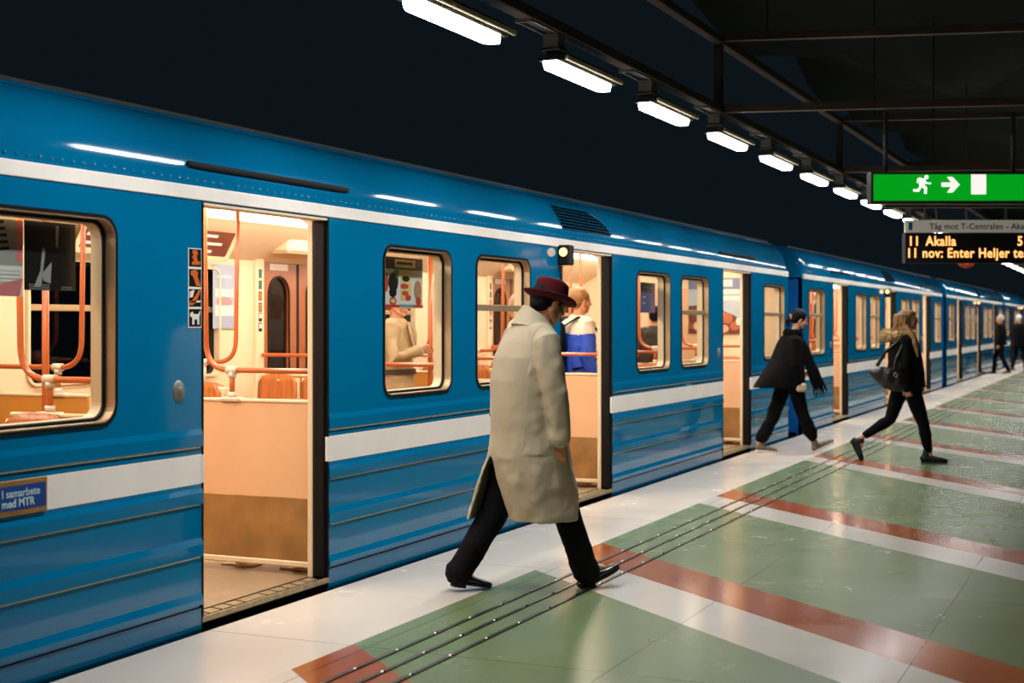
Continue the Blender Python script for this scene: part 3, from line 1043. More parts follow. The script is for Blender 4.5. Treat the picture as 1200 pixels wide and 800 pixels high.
sk = MB()
ys, ye = 1.985, 2.095
sk.box(0.001, 0.003, ys, ye, 1.524, 1.925, 0)
stk = sk.build('pictogram_strip', M['white'], car1)
pg = MB()
h = 0.1005
blk, org, wht = 0, 1, 2
for q in range(4):
    zt = 1.925 - q * h
    pg.box(0.003, 0.0036, ys + 0.006, ye - 0.004, zt - h + 0.007, zt - 0.005, blk)
    pg_m = Matrix.Translation((0.0036, ys + 0.006, zt - h + 0.007)) @ YZ
    W_, H_ = 0.10, 0.0885
    P = lambda pts, m_: pg.prism([(x * W_, y_ * H_) for x, y_ in pts], pg_m, 0.0006, m_)
    if q == 0:      # seated person
        P([(0.30, 0.95), (0.62, 0.95), (0.75, 0.75), (0.62, 0.62), (0.70, 0.35), (0.95, 0.28), (0.85, 0.12), (0.25, 0.10), (0.2, 0.25), (0.42, 0.35), (0.25, 0.55), (0.38, 0.68), (0.25, 0.8)], org)
    if q == 1:      # bent person
        P([(0.15, 0.9), (0.55, 0.97), (0.75, 0.8), (0.68, 0.6), (0.85, 0.3), (0.95, 0.05), (0.6, 0.05), (0.42, 0.4), (0.3, 0.6), (0.12, 0.68)], org)
    if q == 2:
        P([(0.05, 0.5), (0.05, 0.85), (0.45, 0.98), (0.3, 0.55)], wht)
        P([(0.25, 0.35), (0.8, 0.95), (0.98, 0.95), (0.6, 0.3), (0.35, 0.1), (0.02, 0.05), (0.02, 0.25)], org)
        P([(0.1, 0.22), (0.95, 0.26), (0.95, 0.36), (0.1, 0.32)], wht)
    if q == 3:      # a white dog
        P([(0.18, 0.55), (0.08, 0.62), (0.1, 0.78), (0.28, 0.86), (0.38, 0.72), (0.75, 0.72), (0.88, 0.9), (0.94, 0.84), (0.84, 0.6), (0.84, 0.12), (0.68, 0.12), (0.66, 0.42), (0.44, 0.40), (0.42, 0.12), (0.26, 0.12), (0.26, 0.5)], wht)
pg.build('pictogram', [M['black'], mat('sticker_orange', '#D0601C', 0.4), M['white']], stk)
# ================================================================== LAMPS, BEAMS, SIGNS
LX, LZ = 1.0, 3.10
ORD = ['first', 'second', 'third', 'fourth', 'fifth', 'sixth', 'seventh', 'eighth', 'ninth', 'tenth', 'eleventh', 'twelfth', 'thirteenth', 'fourteenth',
       'fifteenth', 'sixteenth', 'seventeenth', 'eighteenth', 'nineteenth', 'twentieth', 'twenty-first', 'twenty-second', 'twenty-third', 'twenty-fourth', 'twenty-fifth',
       'twenty-sixth', 'twenty-seventh', 'twenty-eighth', 'twenty-ninth', 'thirtieth', 'thirty-first', 'thirty-second', 'thirty-third', 'thirty-fourth']
def lamp_meshes():
    d = MB()
    L = 1.14
    # tapered diffuser, bottom narrower
    def sec(w): return [(0.058 - 0.058 * w, 0.030), (0.058 - 0.048 * w, 0.0 + 0.010 * (1 - w)), (0.058 + 0.048 * w, 0.0 + 0.010 * (1 - w)), (0.058 + 0.058 * w, 0.030), (0.058 + 0.056 * w, 0.044), (0.058 - 0.056 * w, 0.044)]
    ys_ = [(0.0, 0.6), (0.06, 1.0), (0.97, 1.0), (1.03, 0.55)]
    vs2 = []
    for y_, w_ in ys_: vs2 += [(x, y_, z) for x, z in sec(w_)]
    fs2 = [(k * 6 + i, k * 6 + (i + 1) % 6, k * 6 + 6 + (i + 1) % 6, k * 6 + 6 + i) for k in range(len(ys_) - 1) for i in range(6)]
    fs2 += [tuple(range(5, -1, -1)), tuple(range(len(vs2) - 6, len(vs2)))]
    d.add(vs2, fs2, 0)
    dm = d.mesh('diffuser', M['lamp'])
    h = MB()
    h.box(-0.006, 0.122, -0.01, L - 0.08, 0.044, 0.060, 1)
    h.box(0.0, 0.125, 0.10, L - 0.06, 0.060, 0.115, 1, 0.006)
    h.box(0.125, 0.150, 0.10, L - 0.02, 0.062, 0.092, 0, 0.004)
    hm = h.mesh('housing', [M['housing'], M['darksteel']])
    b = MB()
    b.box(0.03, 0.135, -0.02, 0.09, 0.115, 0.205, 0, 0.006)
    b.box(0.02, 0.145, -0.03, 0.10, 0.10, 0.118, 1, 0.003)
    b.box(0.122, 0.136, -0.42, -0.02, 0.196, 0.208, 0)
    b.box(0.03, 0.042, -0.42, -0.02, 0.196, 0.208, 0)
    b.box(0.03, 0.136, -0.44, -0.42, 0.19, 0.215, 0)
    bmh = b.mesh('mounting_box', [M['bracket'], M['darksteel']])
    return dm, hm, bmh
dm, hm, bmh = lamp_meshes()
TUBE = bpy.data.lights.new('tube_light', 'AREA')       # the light the fluorescent tube throws down through the diffuser
TUBE.shape = 'RECTANGLE'; TUBE.size = 0.10; TUBE.size_y = 0.96
TUBE.energy = LAMP_WATTS; TUBE.color = (1.0, 0.985, 0.965); TUBE.spread = R(144)
for k in range(-1, 31):
    y_ = 6.2 + 1.80 * k
    o = empty('platform_lamp', (LX, y_, LZ))
    lab = ORD[k + 1] + ' lamp in the row above the platform edge, counted from the near end'
    tag(o, lab, 'lamp', 'fluorescent lamps above the platform edge')
    link('diffuser', dm, o); link('housing', hm, o); link('mounting_box', bmh, o)
    li = bpy.data.objects.new('tube_light', TUBE); COL.objects.link(li); li.parent = o; li.location = (0.058, 0.53, -0.004)

def long_beam(name, x, z, w_, h_, y0_, y1_, lab):
    b = MB(); b.box(x - w_ / 2, x + w_ / 2, y0_, y1_, z - h_ / 2, z + h_ / 2, 0, 0.006)
    o = b.build(name, M['beam'], None); tag(o, lab, 'beam'); return o
long_beam('lamp_beam', 1.10, 3.342, 0.09, 0.07, -2, 64, 'long brown steel beam that carries the row of fluorescent lamps')
long_beam('upper_beam', 1.10, 3.93, 0.08, 0.07, -2, 64, 'upper brown steel beam running along the platform high above the lamp row')

# portal frames hung from the cave roof, every 5.3 m
dirv = Vector((0.9703, 0.2419, 0))
FRAMES = []
for q, (y_, lab) in enumerate([(6.35, 'brown steel portal frame over the platform, mostly above the picture'),
                             (11.67, 'brown steel portal frame holding the green exit sign'),
                             (16.9, 'brown steel portal frame behind the green exit sign, above the departure board'),
                             (22.1, 'fourth brown steel portal frame, farthest away beyond the departure board')]):
    o = empty('portal_frame', (1.10, y_, 0)); tag(o, lab, 'frame', 'portal frames over the platform')
    for z, nm in ((3.35, 'crossbar'), (3.95, 'crossbar')):
        b = MB()
        b.beam(dirv * 0.05 + Vector((0, 0, z)), dirv * 7.0 + Vector((0, 0, z)), 0.07, 0.065)
        b.build(nm, M['beam'], o)
    for t in (0.0, 2.9, 5.8):
        b = MB(); p = dirv * t
        b.box(p.x - 0.035, p.x + 0.035, p.y - 0.035, p.y + 0.035, 3.38, 3.92, 0, 0.004)
        b.build('post', M['beam'], o)
    for t in (0.4, 5.4):
        b = MB(); p = dirv * t
        b.loft([(p.x, p.y, 3.95), (p.x, p.y, 7.0)], 0.010, 8, 0, cap=False)
        b.build('hanger_rod', M['under'], o)

def facing(px, py, d, rot=0.0):
    """a board's matrix: x to the board's reading direction, y up, z towards the reader; at camera distance d on the ray of (px, py)"""
    F = 1667.0; th = YAW
    u = (px - 600) / F
    fw = Vector((-math.sin(th), math.cos(th), 0)); rt = Vector((math.cos(th), math.sin(th), 0))
    pos = Vector((4.36, 0, 1.55)) + fw * d + rt * (u * d) + Vector((0, 0, (378 - py) / F * d))
    a = th + rot
    x = Vector((math.cos(a), math.sin(a), 0)); n = Vector((math.sin(a), -math.cos(a), 0))
    m = Matrix.Identity(4)
    m.col[0][:3] = x; m.col[1][:3] = (0, 0, 1); m.col[2][:3] = n; m.col[3][:3] = pos
    return m

# ---- green exit sign
D1 = 11.8
s1 = D1 / 1667.0
m1 = facing(1115, 220, D1)
ex = empty('exit_sign', m1.translation); tag(ex, 'green lit exit sign with running figure, arrow and white door', 'exit sign')
loc1 = Matrix.Translation(-m1.translation) @ m1
def part(name, mbx, mats, parent): return mbx.build(name, mats, parent)
W1, H1 = 190 * s1, 37 * s1
b = MB()
ring_frame([(-W1 / 2, -H1 / 2), (W1 / 2, -H1 / 2), (W1 / 2, H1 / 2), (-W1 / 2, H1 / 2)],
           [(-W1 / 2 + .02, -H1 / 2 + .022), (W1 / 2 - .02, -H1 / 2 + .022), (W1 / 2 - .02, H1 / 2 - .02), (-W1 / 2 + .02, H1 / 2 - .02)], 0.02, loc1, 0, b)
b.prism([(-W1 / 2, -H1 / 2), (W1 / 2, -H1 / 2), (W1 / 2, H1 / 2), (-W1 / 2, H1 / 2)], loc1 @ Matrix.Translation((0, 0, -0.12)), 0.118, 0)
b.prism([(-W1 / 2 + 0.13, -H1 / 2 - 0.03), (W1 / 2 - 0.02, -H1 / 2 - 0.03), (W1 / 2 - 0.02, -H1 / 2 - 0.008), (-W1 / 2 + 0.13, -H1 / 2 - 0.008)], loc1 @ Matrix.Translation((0, 0, -0.09)), 0.06, 0)
b.build('casing', M['sign_grey'], ex)
fc = MB()
x0_, x1_, z0_, z1_ = -W1 / 2 + .02, W1 / 2 - .02, -H1 / 2 + .022, H1 / 2 - .02
fc.prism([(x0_, z0_), (x1_, z0_), (x1_, z1_), (x0_, z1_)], loc1 @ Matrix.Translation((0, 0, 0.0)), 0.006, 0)
face = fc.build('sign_face', M['exit_green'], ex)
PX = lambda x, y_: ((x - 1115) * s1, (220 - y_) * s1)
def zoomp(pts):      # points read in the 6.667x crop that starts at (1020, 195)
    return [PX(1020 + x / 6.667, 195 + y_ / 6.667) for x, y_ in pts]
fm = loc1 @ Matrix.Translation((0, 0, 0.006))
pc = MB()
pc.prism(zoomp([(785, 62), (902, 62), (902, 218), (785, 218)]), fm, 0.003, 0)
pc.build('door_symbol', M['exit_white'], face)
pc = MB()
pc.prism(zoomp([(553, 125), (628, 125), (596, 82), (640, 82), (697, 143), (640, 204), (596, 204), (628, 160), (553, 160)]), fm, 0.003, 0)
pc.build('arrow_symbol', M['exit_white'], face)
pc = MB()
def blob(c, r, n=14): return [(c[0] + r * math.cos(2 * math.pi * k / n), c[1] + r * math.sin(2 * math.pi * k / n)) for k in range(n)]
pc.prism(zoomp(blob((436, 84), 17)), fm, 0.003, 0)
def stroke(pts, w_):
    for (ax, ay), (bx, by) in zip(pts, pts[1:]):
        dx, dy = bx - ax, by - ay; l_ = math.hypot(dx, dy); nx_, ny_ = -dy / l_ * w_ / 2, dx / l_ * w_ / 2
        pc.prism(zoomp([(ax + nx_, ay + ny_), (bx + nx_, by + ny_), (bx - nx_, by - ny_), (ax - nx_, ay - ny_)]), fm, 0.003, 0)
    for p in pts[1:-1]: pc.prism(zoomp(blob(p, w_ / 2, 10)), fm, 0.003, 0)
stroke([(405, 95), (400, 150)], 44)                        # trunk
stroke([(415, 98), (432, 130), (472, 133)], 14)            # front arm
stroke([(395, 92), (372, 100), (366, 130)], 14)            # rear arm
stroke([(402, 150), (430, 168), (428, 214)], 22)           # front leg
stroke([(396, 150), (372, 188), (332, 186)], 20)           # rear leg
pc.build('running_figure', M['exit_white'], face)
for px in (1040, 1190):
    rd = MB()
    p0 = loc1 @ Vector(((px - 1115) * s1, H1 / 2 - 0.005, -0.06))
    rd.loft([p0, p0 + Vector((0, 0, 0.512))], 0.018, 10, 0, cap=False)
    rd.loft([p0 + Vector((0, 0, 0.30)), p0 + Vector((0, 0, 0.33))], 0.024, 10, 0, cap=False)
    rd.build('hanger_rod', M['sign_grey'], ex)

# ---- direction board and departure board
D2 = 16.6
s2 = D2 / 1667.0
m2 = facing(1165, 265, D2)
loc2 = Matrix.Translation(-m2.translation) @ m2
bd = empty('direction_board', m2.translation); tag(bd, 'grey direction board with black lettering below the green exit sign', 'sign')
b = MB()
W2, H2 = 208 * s2, 14.5 * s2
b.prism([(-W2 / 2, -H2 / 2), (W2 / 2, -H2 / 2), (W2 / 2, H2 / 2), (-W2 / 2, H2 / 2)], loc2 @ Matrix.Translation((0, 0, -0.05)), 0.05, 0)
b.build('board', emit('board_added_glow', (0.72, 0.68, 0.58, 1), 0.17), bd)  # faint glow added to the board so that it reads as lit
MATS['board_added_glow'].cycles.emission_sampling = 'NONE'
b = MB(); x_ = (1067 - 1165) * s2
b.prism([(x_ - 0.022, -0.046), (x_ + 0.022, -0.046), (x_ + 0.022, 0.046), (x_ - 0.022, 0.046)], loc2, 0.003, 0)
b.build('line_marker', mat('line_teal', '#0B7C98', 0.4), bd)
me = text_mesh('Tåg mot T-Centralen - Akalla - Hjulsta', 0.098, loc2 @ Matrix.Translation(((1089 - 1165) * s2, -0.034, 0.0)), 0.001, 'LEFT', 0.001, 1.02)
finish('board_lettering', me, M['black'], bd)
for px in (1085, 1180, 1245):
    rd = MB(); p0 = loc2 @ Vector(((px - 1165) * s2, H2 / 2 - 0.004, -0.03))
    rd.loft([p0, p0 + Vector((0, 0, 0.555))], 0.014, 8, 0, cap=False)
    rd.build('hanger_rod', M['sign_grey'], bd)

m3 = facing(1165, 290.5, D2)
loc3 = Matrix.Translation(-m3.translation) @ m3
led = empty('departure_board', m3.translation); tag(led, 'black departure board with two lines of orange lit text', 'departure board')
b = MB()
W3, H3 = 208 * s2, 35 * s2
b.prism([(-W3 / 2, -H3 / 2), (W3 / 2, -H3 / 2), (W3 / 2, H3 / 2), (-W3 / 2, H3 / 2)], loc3 @ Matrix.Translation((0, 0, -0.14)), 0.14, 0)
b.build('casing', M['under'], led)
for txt, px, py, sz in (('11', 1064, 287.5, 0.155), ('Akalla', 1085, 287.5, 0.155), ('5 min', 1192, 287.5, 0.155), ('11 nov: Enter Heljer testar', 1062, 301.5, 0.155)):
    me = text_mesh(txt, sz, loc3 @ Matrix.Translation(((px - 1165) * s2, (290.5 - py) * s2, 0.001)) @ Matrix.Diagonal((0.86, 1, 1, 1)), 0.001, 'LEFT', 0.003, 1.08)
    finish('led_lettering', me, M['led'], led)
for px in (1100, 1230):
    rd = MB(); p0 = loc3 @ Vector(((px - 1165) * s2, H3 / 2 - 0.01, -0.07))
    rd.loft([p0, p0 + Vector((0, 0, 0.70))], 0.014, 8, 0, cap=False)
    rd.build('hanger_rod', M['sign_grey'], led)

# ---- round red sign behind the departure board
D4 = 24.0; s4 = D4 / 1667.0
m4 = facing(1133, 302, D4); loc4 = Matrix.Translation(-m4.translation) @ m4
rs = empty('round_sign', m4.translation); tag(rs, 'round red sign with a white centre, half hidden behind the departure board', 'sign')
b = MB()
circ = [(0.17 * math.cos(2 * math.pi * k / 32), 0.17 * math.sin(2 * math.pi * k / 32)) for k in range(32)]
b.prism(circ, loc4 @ Matrix.Translation((0, 0, -0.05)), 0.05, 0)
b.build('disc', mat('sign_red', '#D8452A', 0.45), rs)
b = MB(); b.prism([(x * 0.62, y_ * 0.62) for x, y_ in circ], loc4, 0.004, 0)
b.build('disc_centre', M['white'], rs)
b = MB(); p0 = loc4 @ Vector((0, 0.16, -0.025))
b.loft([p0, p0 + Vector((0, 0, 4.4))], 0.014, 8, 0, cap=False)
b.build('hanger_rod', M['sign_grey'], rs)

# ================================================================== POSTERS AND CARDS IN THE CARS
def card(name, label, x, y0_, y1_, z0_, z1_, cols, shapes, tilt=0.0, hang=True):
    """printed card hanging just inside the glass; shapes = (poly in 0..1, colour index)"""
    o = empty(name, (x, (y0_ + y1_) / 2, z1_)); tag(o, label, 'poster')
    w_, h_ = y1_ - y0_, z1_ - z0_
    mm = Matrix.Rotation(tilt, 4, 'X') @ YZ
    b = MB(); b.prism([(-w_ / 2, -h_), (w_ / 2, -h_), (w_ / 2, 0), (-w_ / 2, 0)], mm @ Matrix.Translation((0, 0, -0.002)), 0.002, 0)
    sheet = b.build('sheet', cols[0], o)
    if shapes:
        p = MB()
        for q, (poly, ci) in enumerate(shapes):
            p.prism([(-w_ / 2 + u * w_, -h_ + v * h_) for u, v in poly], mm @ Matrix.Translation((0, 0, 0.0002 + 0.00015 * q)), 0.0006, ci - 1)
        p.build('print', cols[1:], o)
    return o
def bl(cx, cy, rx, ry, n=16): return [(cx + rx * math.cos(2 * math.pi * k / n), cy + ry * math.sin(2 * math.pi * k / n)) for k in range(n)]
def rc(a, b_, c_, d): return [(a, b_), (c_, b_), (c_, d), (a, d)]
cw = mat('card_white', '#E4E0D8', 0.5); cbk = mat('card_black', '#0D0E11', 0.35); cred = mat('card_red', '#C43A2E', 0.5)
cgr = mat('card_grey', '#9A9A94', 0.5); cpk = mat('card_pink', '#D2797A', 0.5); cyl = mat('card_yellow', '#D8C67A', 0.5)
cgn = mat('card_green', '#5E8A4A', 0.5); ctan = mat('card_tan', '#B98A62', 0.5); cpur = mat('card_violet', '#55598C', 0.5)
cbrn = mat('card_brown', '#5A2A1C', 0.4); csky = mat('card_sky', '#A6B4C0', 0.5); cnav = mat('card_navy', '#5F6C8E', 0.5); cteal = mat('card_teal', '#6FA6A0', 0.5)
card('hanging_poster', 'pale poster with dark slanted lettering and a pink lower corner in the nearest car window', -0.15, 4.45, 4.86, 1.665, 2.0,
     [cw, cbk, cpk, cgr], [(rc(0, 0.4, 1, 1), 3), (rc(0.90, 0.45, 1, 1), 2), ([(0, 0), (0.95, 0), (1.0, 0.24), (0.45, 0.1), (0, 0.14)], 2)] +
     [([(0.12 + 0.05 * k, 0.93 - 0.085 * k), (0.72 + 0.02 * k, 0.985 - 0.085 * k), (0.72 + 0.02 * k, 0.945 - 0.085 * k), (0.12 + 0.05 * k, 0.89 - 0.085 * k)], 1) for k in range(5)] +
     [(rc(0.35, 0.33 - 0.05 * k, 0.95, 0.336 - 0.05 * k), 3) for k in range(4)])
card('hanging_poster', 'black poster with pale shapes and small print in the nearest car window', -0.15, 4.87, 5.20, 1.695, 2.005,
     [cbk, cgr, cw], [([(0.18, 0.05), (0.30, 0.28), (0.34, 0.62), (0.40, 0.60), (0.33, 0.12), (0.30, 0.05)], 1), ([(0.34, 0.25), (0.52, 0.42), (0.50, 0.10), (0.36, 0.14)], 1),
                       ([(0.60, 0.95), (0.66, 0.95), (0.64, 0.62), (0.60, 0.66)], 1)] +
     [(rc(0.08, 0.075 - 0.03 * k, 0.48, 0.085 - 0.03 * k), 1) for k in range(3)] + [(rc(0.70, 0.05 - 0.03 * k, 0.92, 0.06 - 0.03 * k), 1) for k in range(2)])
card('window_poster', 'colourful poster in front of the face of the passenger in the beige coat', -0.16, 8.16, 8.69, 1.65, 1.985,
     [cw, cbk, cred, cyl, cgn, ctan, mat('card_umber', '#3A2416', 0.5), cteal],
     [(rc(0, 0.76, 1, 1), 6), (rc(0.25, 0.80, 0.8, 0.96), 3), (rc(0.3, 0.86, 0.72, 0.91), 1), (bl(0.21, 0.50, 0.13, 0.19), 1), (bl(0.2, 0.30, 0.1, 0.1), 1), (bl(0.03, 0.5, 0.05, 0.2), 2),
      ([(0.2, 0.72), (0.36, 0.8), (0.34, 0.5), (0.28, 0.62)], 4), (rc(0.40, 0.15, 0.68, 0.76), 3), (bl(0.54, 0.58, 0.1, 0.06), 1), (bl(0.50, 0.43, 0.11, 0.055), 2),
      (bl(0.52, 0.29, 0.09, 0.05), 2), (bl(0.60, 0.20, 0.08, 0.06), 2), (bl(0.86, 0.36, 0.10, 0.2), 5), (bl(0.2, 0.13, 0.09, 0.08), 2), (bl(0.2, 0.13, 0.06, 0.04), 3), (bl(0.88, 0.14, 0.07, 0.09), 2),
      (rc(0, 0.0, 0.36, 0.06), 2), (rc(0.36, 0.02, 0.75, 0.07), 7), (rc(0.75, 0.0, 1, 0.06), 2)])
card('window_poster', 'violet notice in the window just past the second open door', -0.16, 13.34, 13.80, 1.65, 1.95,
     [cpur, cgr, cw], [(rc(0.15, 0.80, 0.8, 0.86), 1), (rc(0.15, 0.70, 0.6, 0.74), 1), (rc(0.15, 0.50, 0.35, 0.54), 2), (rc(0.15, 0.3, 0.3, 0.34), 2)])
card('wall_poster', 'reddish and white poster on the far wall seen through the window before the third door', -W_OUT + 0.115, 20.05 - 3.3, 20.05 - 2.45, 1.55, 1.92,
     [cw, cpk, ctan, cgr], [(rc(0, 0.55, 1, 1), 1), (bl(0.35, 0.65, 0.2, 0.18), 2), (rc(0.55, 0.15, 0.9, 0.5), 3)])
card('wall_poster', 'blue-grey poster with white and pink patches on the far wall seen through the first door', -W_OUT + 0.11, 10.07, 10.40, 1.50, 2.05,
     [mat('card_slate', '#8B95AC', 0.5), cw, cpk, cgr], [(rc(0.1, 0.5, 0.9, 0.62), 1), (bl(0.5, 0.42, 0.35, 0.08), 2), (rc(0.1, 0.2, 0.9, 0.36), 1), (rc(0.2, 0.8, 0.8, 0.83), 1)])
# framed card on the end wall, seen through the third door
o = empty('end_wall_poster', (-0.98, CAR_Y0[0] + CAR_L - 0.1, 1.78)); tag(o, 'framed poster with white lettering over brown round shapes, seen through the third open door', 'poster')
XZ = Matrix(((1, 0, 0, 0), (0, 0, -1, 0), (0, 1, 0, 0), (0, 0, 0, 1)))
b = MB(); b.prism([(-0.38, -0.38), (0.38, -0.38), (0.38, 0.38), (-0.38, 0.38)], XZ, 0.006, 0)
b.build('sheet', csky, o)
b = MB()
for q, (poly, ci) in enumerate([(rc(0, 0.80, 1, 1), 1), (rc(0.35, 0.845, 0.82, 0.97), 0), (rc(0.3, 0.71, 1, 0.80), 0), (rc(0.3, 0.685, 1, 0.71), 2), (rc(0.3, 0.60, 1, 0.68), 0),
                   ([(0, 0), (1, 0), (1, 0.22), (0.85, 0.33), (0.55, 0.45), (0.3, 0.52), (0, 0.5)], 3), (bl(0.72, 0.28, 0.11, 0.10), 4), (bl(0.50, 0.20, 0.10, 0.09), 4), (bl(0.86, 0.14, 0.09, 0.08), 4),
                   (bl(0.60, 0.36, 0.07, 0.05), 5), (bl(0.44, 0.33, 0.07, 0.06), 5), (bl(0.93, 0.22, 0.05, 0.07), 0), (bl(0.66, 0.09, 0.09, 0.07), 5), (bl(0.3, 0.3, 0.1, 0.1), 4), (bl(0.2, 0.14, 0.1, 0.1), 5)]):
    b.prism([(-0.38 + u * 0.76, -0.38 + v * 0.76) for u, v in poly], XZ @ Matrix.Translation((0, 0, 0.0062 + 0.0002 * q)), 0.0006, ci)
b.build('print', [cw, cnav, cteal, cbrn, mat('card_rust', '#A85A38', 0.5), mat('card_blush', '#D9A080', 0.5)], o)
# framed cards on the slanted cove of the first car
for q, y_ in enumerate((9.62, 8.45)):
    o = empty('cove_card', (-2.62, y_, 2.24)); tag(o, ['framed brown and white card on the ceiling cove seen through the first door', 'framed brown and white card on the ceiling cove, hidden left of the first door'][q], 'poster', 'cards on the ceiling cove')
    mm = Matrix.Rotation(R(30), 4, 'Y').to_4x4() @ YZ
    b = MB()
    ring_frame(rrect(-0.36, 0.36, -0.19, 0.19, 0.02, 2), rrect(-0.32, 0.32, -0.15, 0.15, 0.01, 2), 0.012, mm @ Matrix.Translation((0, 0, 0.02)), 0, b)
    b.build('card_frame', M['cream'], o)
    b = MB(); b.prism(rc(-0.33, -0.16, 0.33, 0.16), mm @ Matrix.Translation((0, 0, 0.015)), 0.006, 0)
    for k in range(4): b.prism(rc(-0.28, 0.09 - 0.07 * k, 0.2 - 0.1 * (k % 2), 0.115 - 0.07 * k), mm @ Matrix.Translation((0, 0, 0.0212)), 0.001, 1)
    b.build('sheet', [cbrn, cw], o)
# ================================================================== PEOPLE
F_PX = 1667.0
def floor_pt(px, py, z=0.0):
    u = (px - 600) / F_PX; d = (1.55 - z) * F_PX / (py - 378)
    s, c = math.sin(YAW), math.cos(YAW)
    return Vector((4.36 + d * (c * u - s), d * (c + s * u), z)), d

class Pose:
    """local frame of a person: x forward, y to the person's left, z up. r = sideways position as seen in the photo"""
    def __init__(s, alpha): s.ca, s.sa = math.cos(R(alpha)), math.sin(R(alpha)); s.alpha = alpha
    def __call__(s, r, y, z): return Vector(((r + s.sa * y) / s.ca, y, z))

def rotm(yaw=0, pitch=0, roll=0):
    return Matrix.Rotation(R(yaw), 3, 'Z') @ Matrix.Rotation(R(pitch), 3, 'Y') @ Matrix.Rotation(R(roll), 3, 'X')

def head_geo(mb, C, rot, s=1.0, fem=False):
    def P(x, y, z): return C + rot @ (Vector((x, y, z)) * s)
    def E(c_, r, rr=None): mb.ell(P(*c_), tuple(v * s for v in r), 0, rot if rr is None else rot @ rr, 18, 12)
    E((-0.012, 0, 0.030), (0.098, 0.076, 0.088))
    E((0.026, 0, -0.036), (0.066, 0.057, 0.076))
    E((0.030, 0, 0.035), (0.060, 0.062, 0.055))
    E((0.062, 0, -0.094), (0.024, 0.026, 0.020))
    for sd in (-1, 1):
        mb.loft([P(-0.012, 0.060 * sd, -0.045), P(0.02, 0.050 * sd, -0.078), P(0.060, 0.014 * sd, -0.098)], [0.019 * s, 0.018 * s, 0.016 * s], 8)
        E((0.055, 0.034 * sd, -0.030), (0.028, 0.024, 0.028))
        mb.loft([P(0.088, 0.006 * sd, 0.016), P(0.080, 0.044 * sd, 0.012)], [0.010 * s, 0.009 * s], 8)
        E((-0.006, 0.076 * sd, -0.012), (0.020, 0.009, 0.033), rotm(12 * sd, 10))
        E((0.101, 0.011 * sd, -0.037), (0.010, 0.008, 0.007))
    mb.loft([P(0.086, 0, 0.014), P(0.098, 0, -0.008), P(0.112, 0, -0.030)], [0.008 * s, 0.010 * s, 0.012 * s], 8)
    E((0.086, 0, -0.060), (0.012, 0.023, 0.0055))
    E((0.084, 0, -0.071), (0.013, 0.020, 0.0065))
    E((0.078, 0, -0.052), (0.014, 0.022, 0.016))
    return P

def hand_geo(mb, W, d, n, thumb=1, curl=(30, 40, 30), s=1.0):
    """five fingers: W wrist, d pointing direction, n palm normal, thumb on +/- side of d x n"""
    d = d.normalized(); n = (n - d * n.dot(d)).normalized(); a = d.cross(n)
    mb.loft([W - d * 0.02 * s, W + d * 0.03 * s, W + d * 0.088 * s], [(0.026 * s, 0.018 * s), (0.036 * s, 0.015 * s), (0.040 * s, 0.013 * s)], 12, 0, up=n)
    for k, (o, ln) in enumerate(((0.030, 0.90), (0.010, 1.0), (-0.011, 0.95), (-0.031, 0.75))):
        o = o * thumb
        p = W + d * (0.084 * s) + a * (o * s)
        pts = [p]; ang = 0
        for c_, l_ in zip(curl, (0.044, 0.027, 0.021)):
            ang += c_
            p = p + (d * math.cos(R(ang)) + n * math.sin(R(ang)) + a * 0.04 * o / 0.03) * (l_ * ln * s)
            pts.append(p)
        mb.loft(pts, [0.0098 * s, 0.0092 * s, 0.0085 * s, 0.0075 * s], 8)
    p0 = W + d * 0.022 * s + a * 0.026 * thumb * s
    p1 = p0 + (d * 0.62 + a * 0.62 * thumb + n * 0.35) * 0.045 * s
    p2 = p1 + (d * 0.85 + a * 0.15 * thumb + n * 0.45) * 0.034 * s
    p3 = p2 + (d * 0.80 + n * 0.55) * 0.022 * s
    mb.loft([p0, p1, p2, p3], [0.015 * s, 0.0125 * s, 0.0105 * s, 0.009 * s], 8)

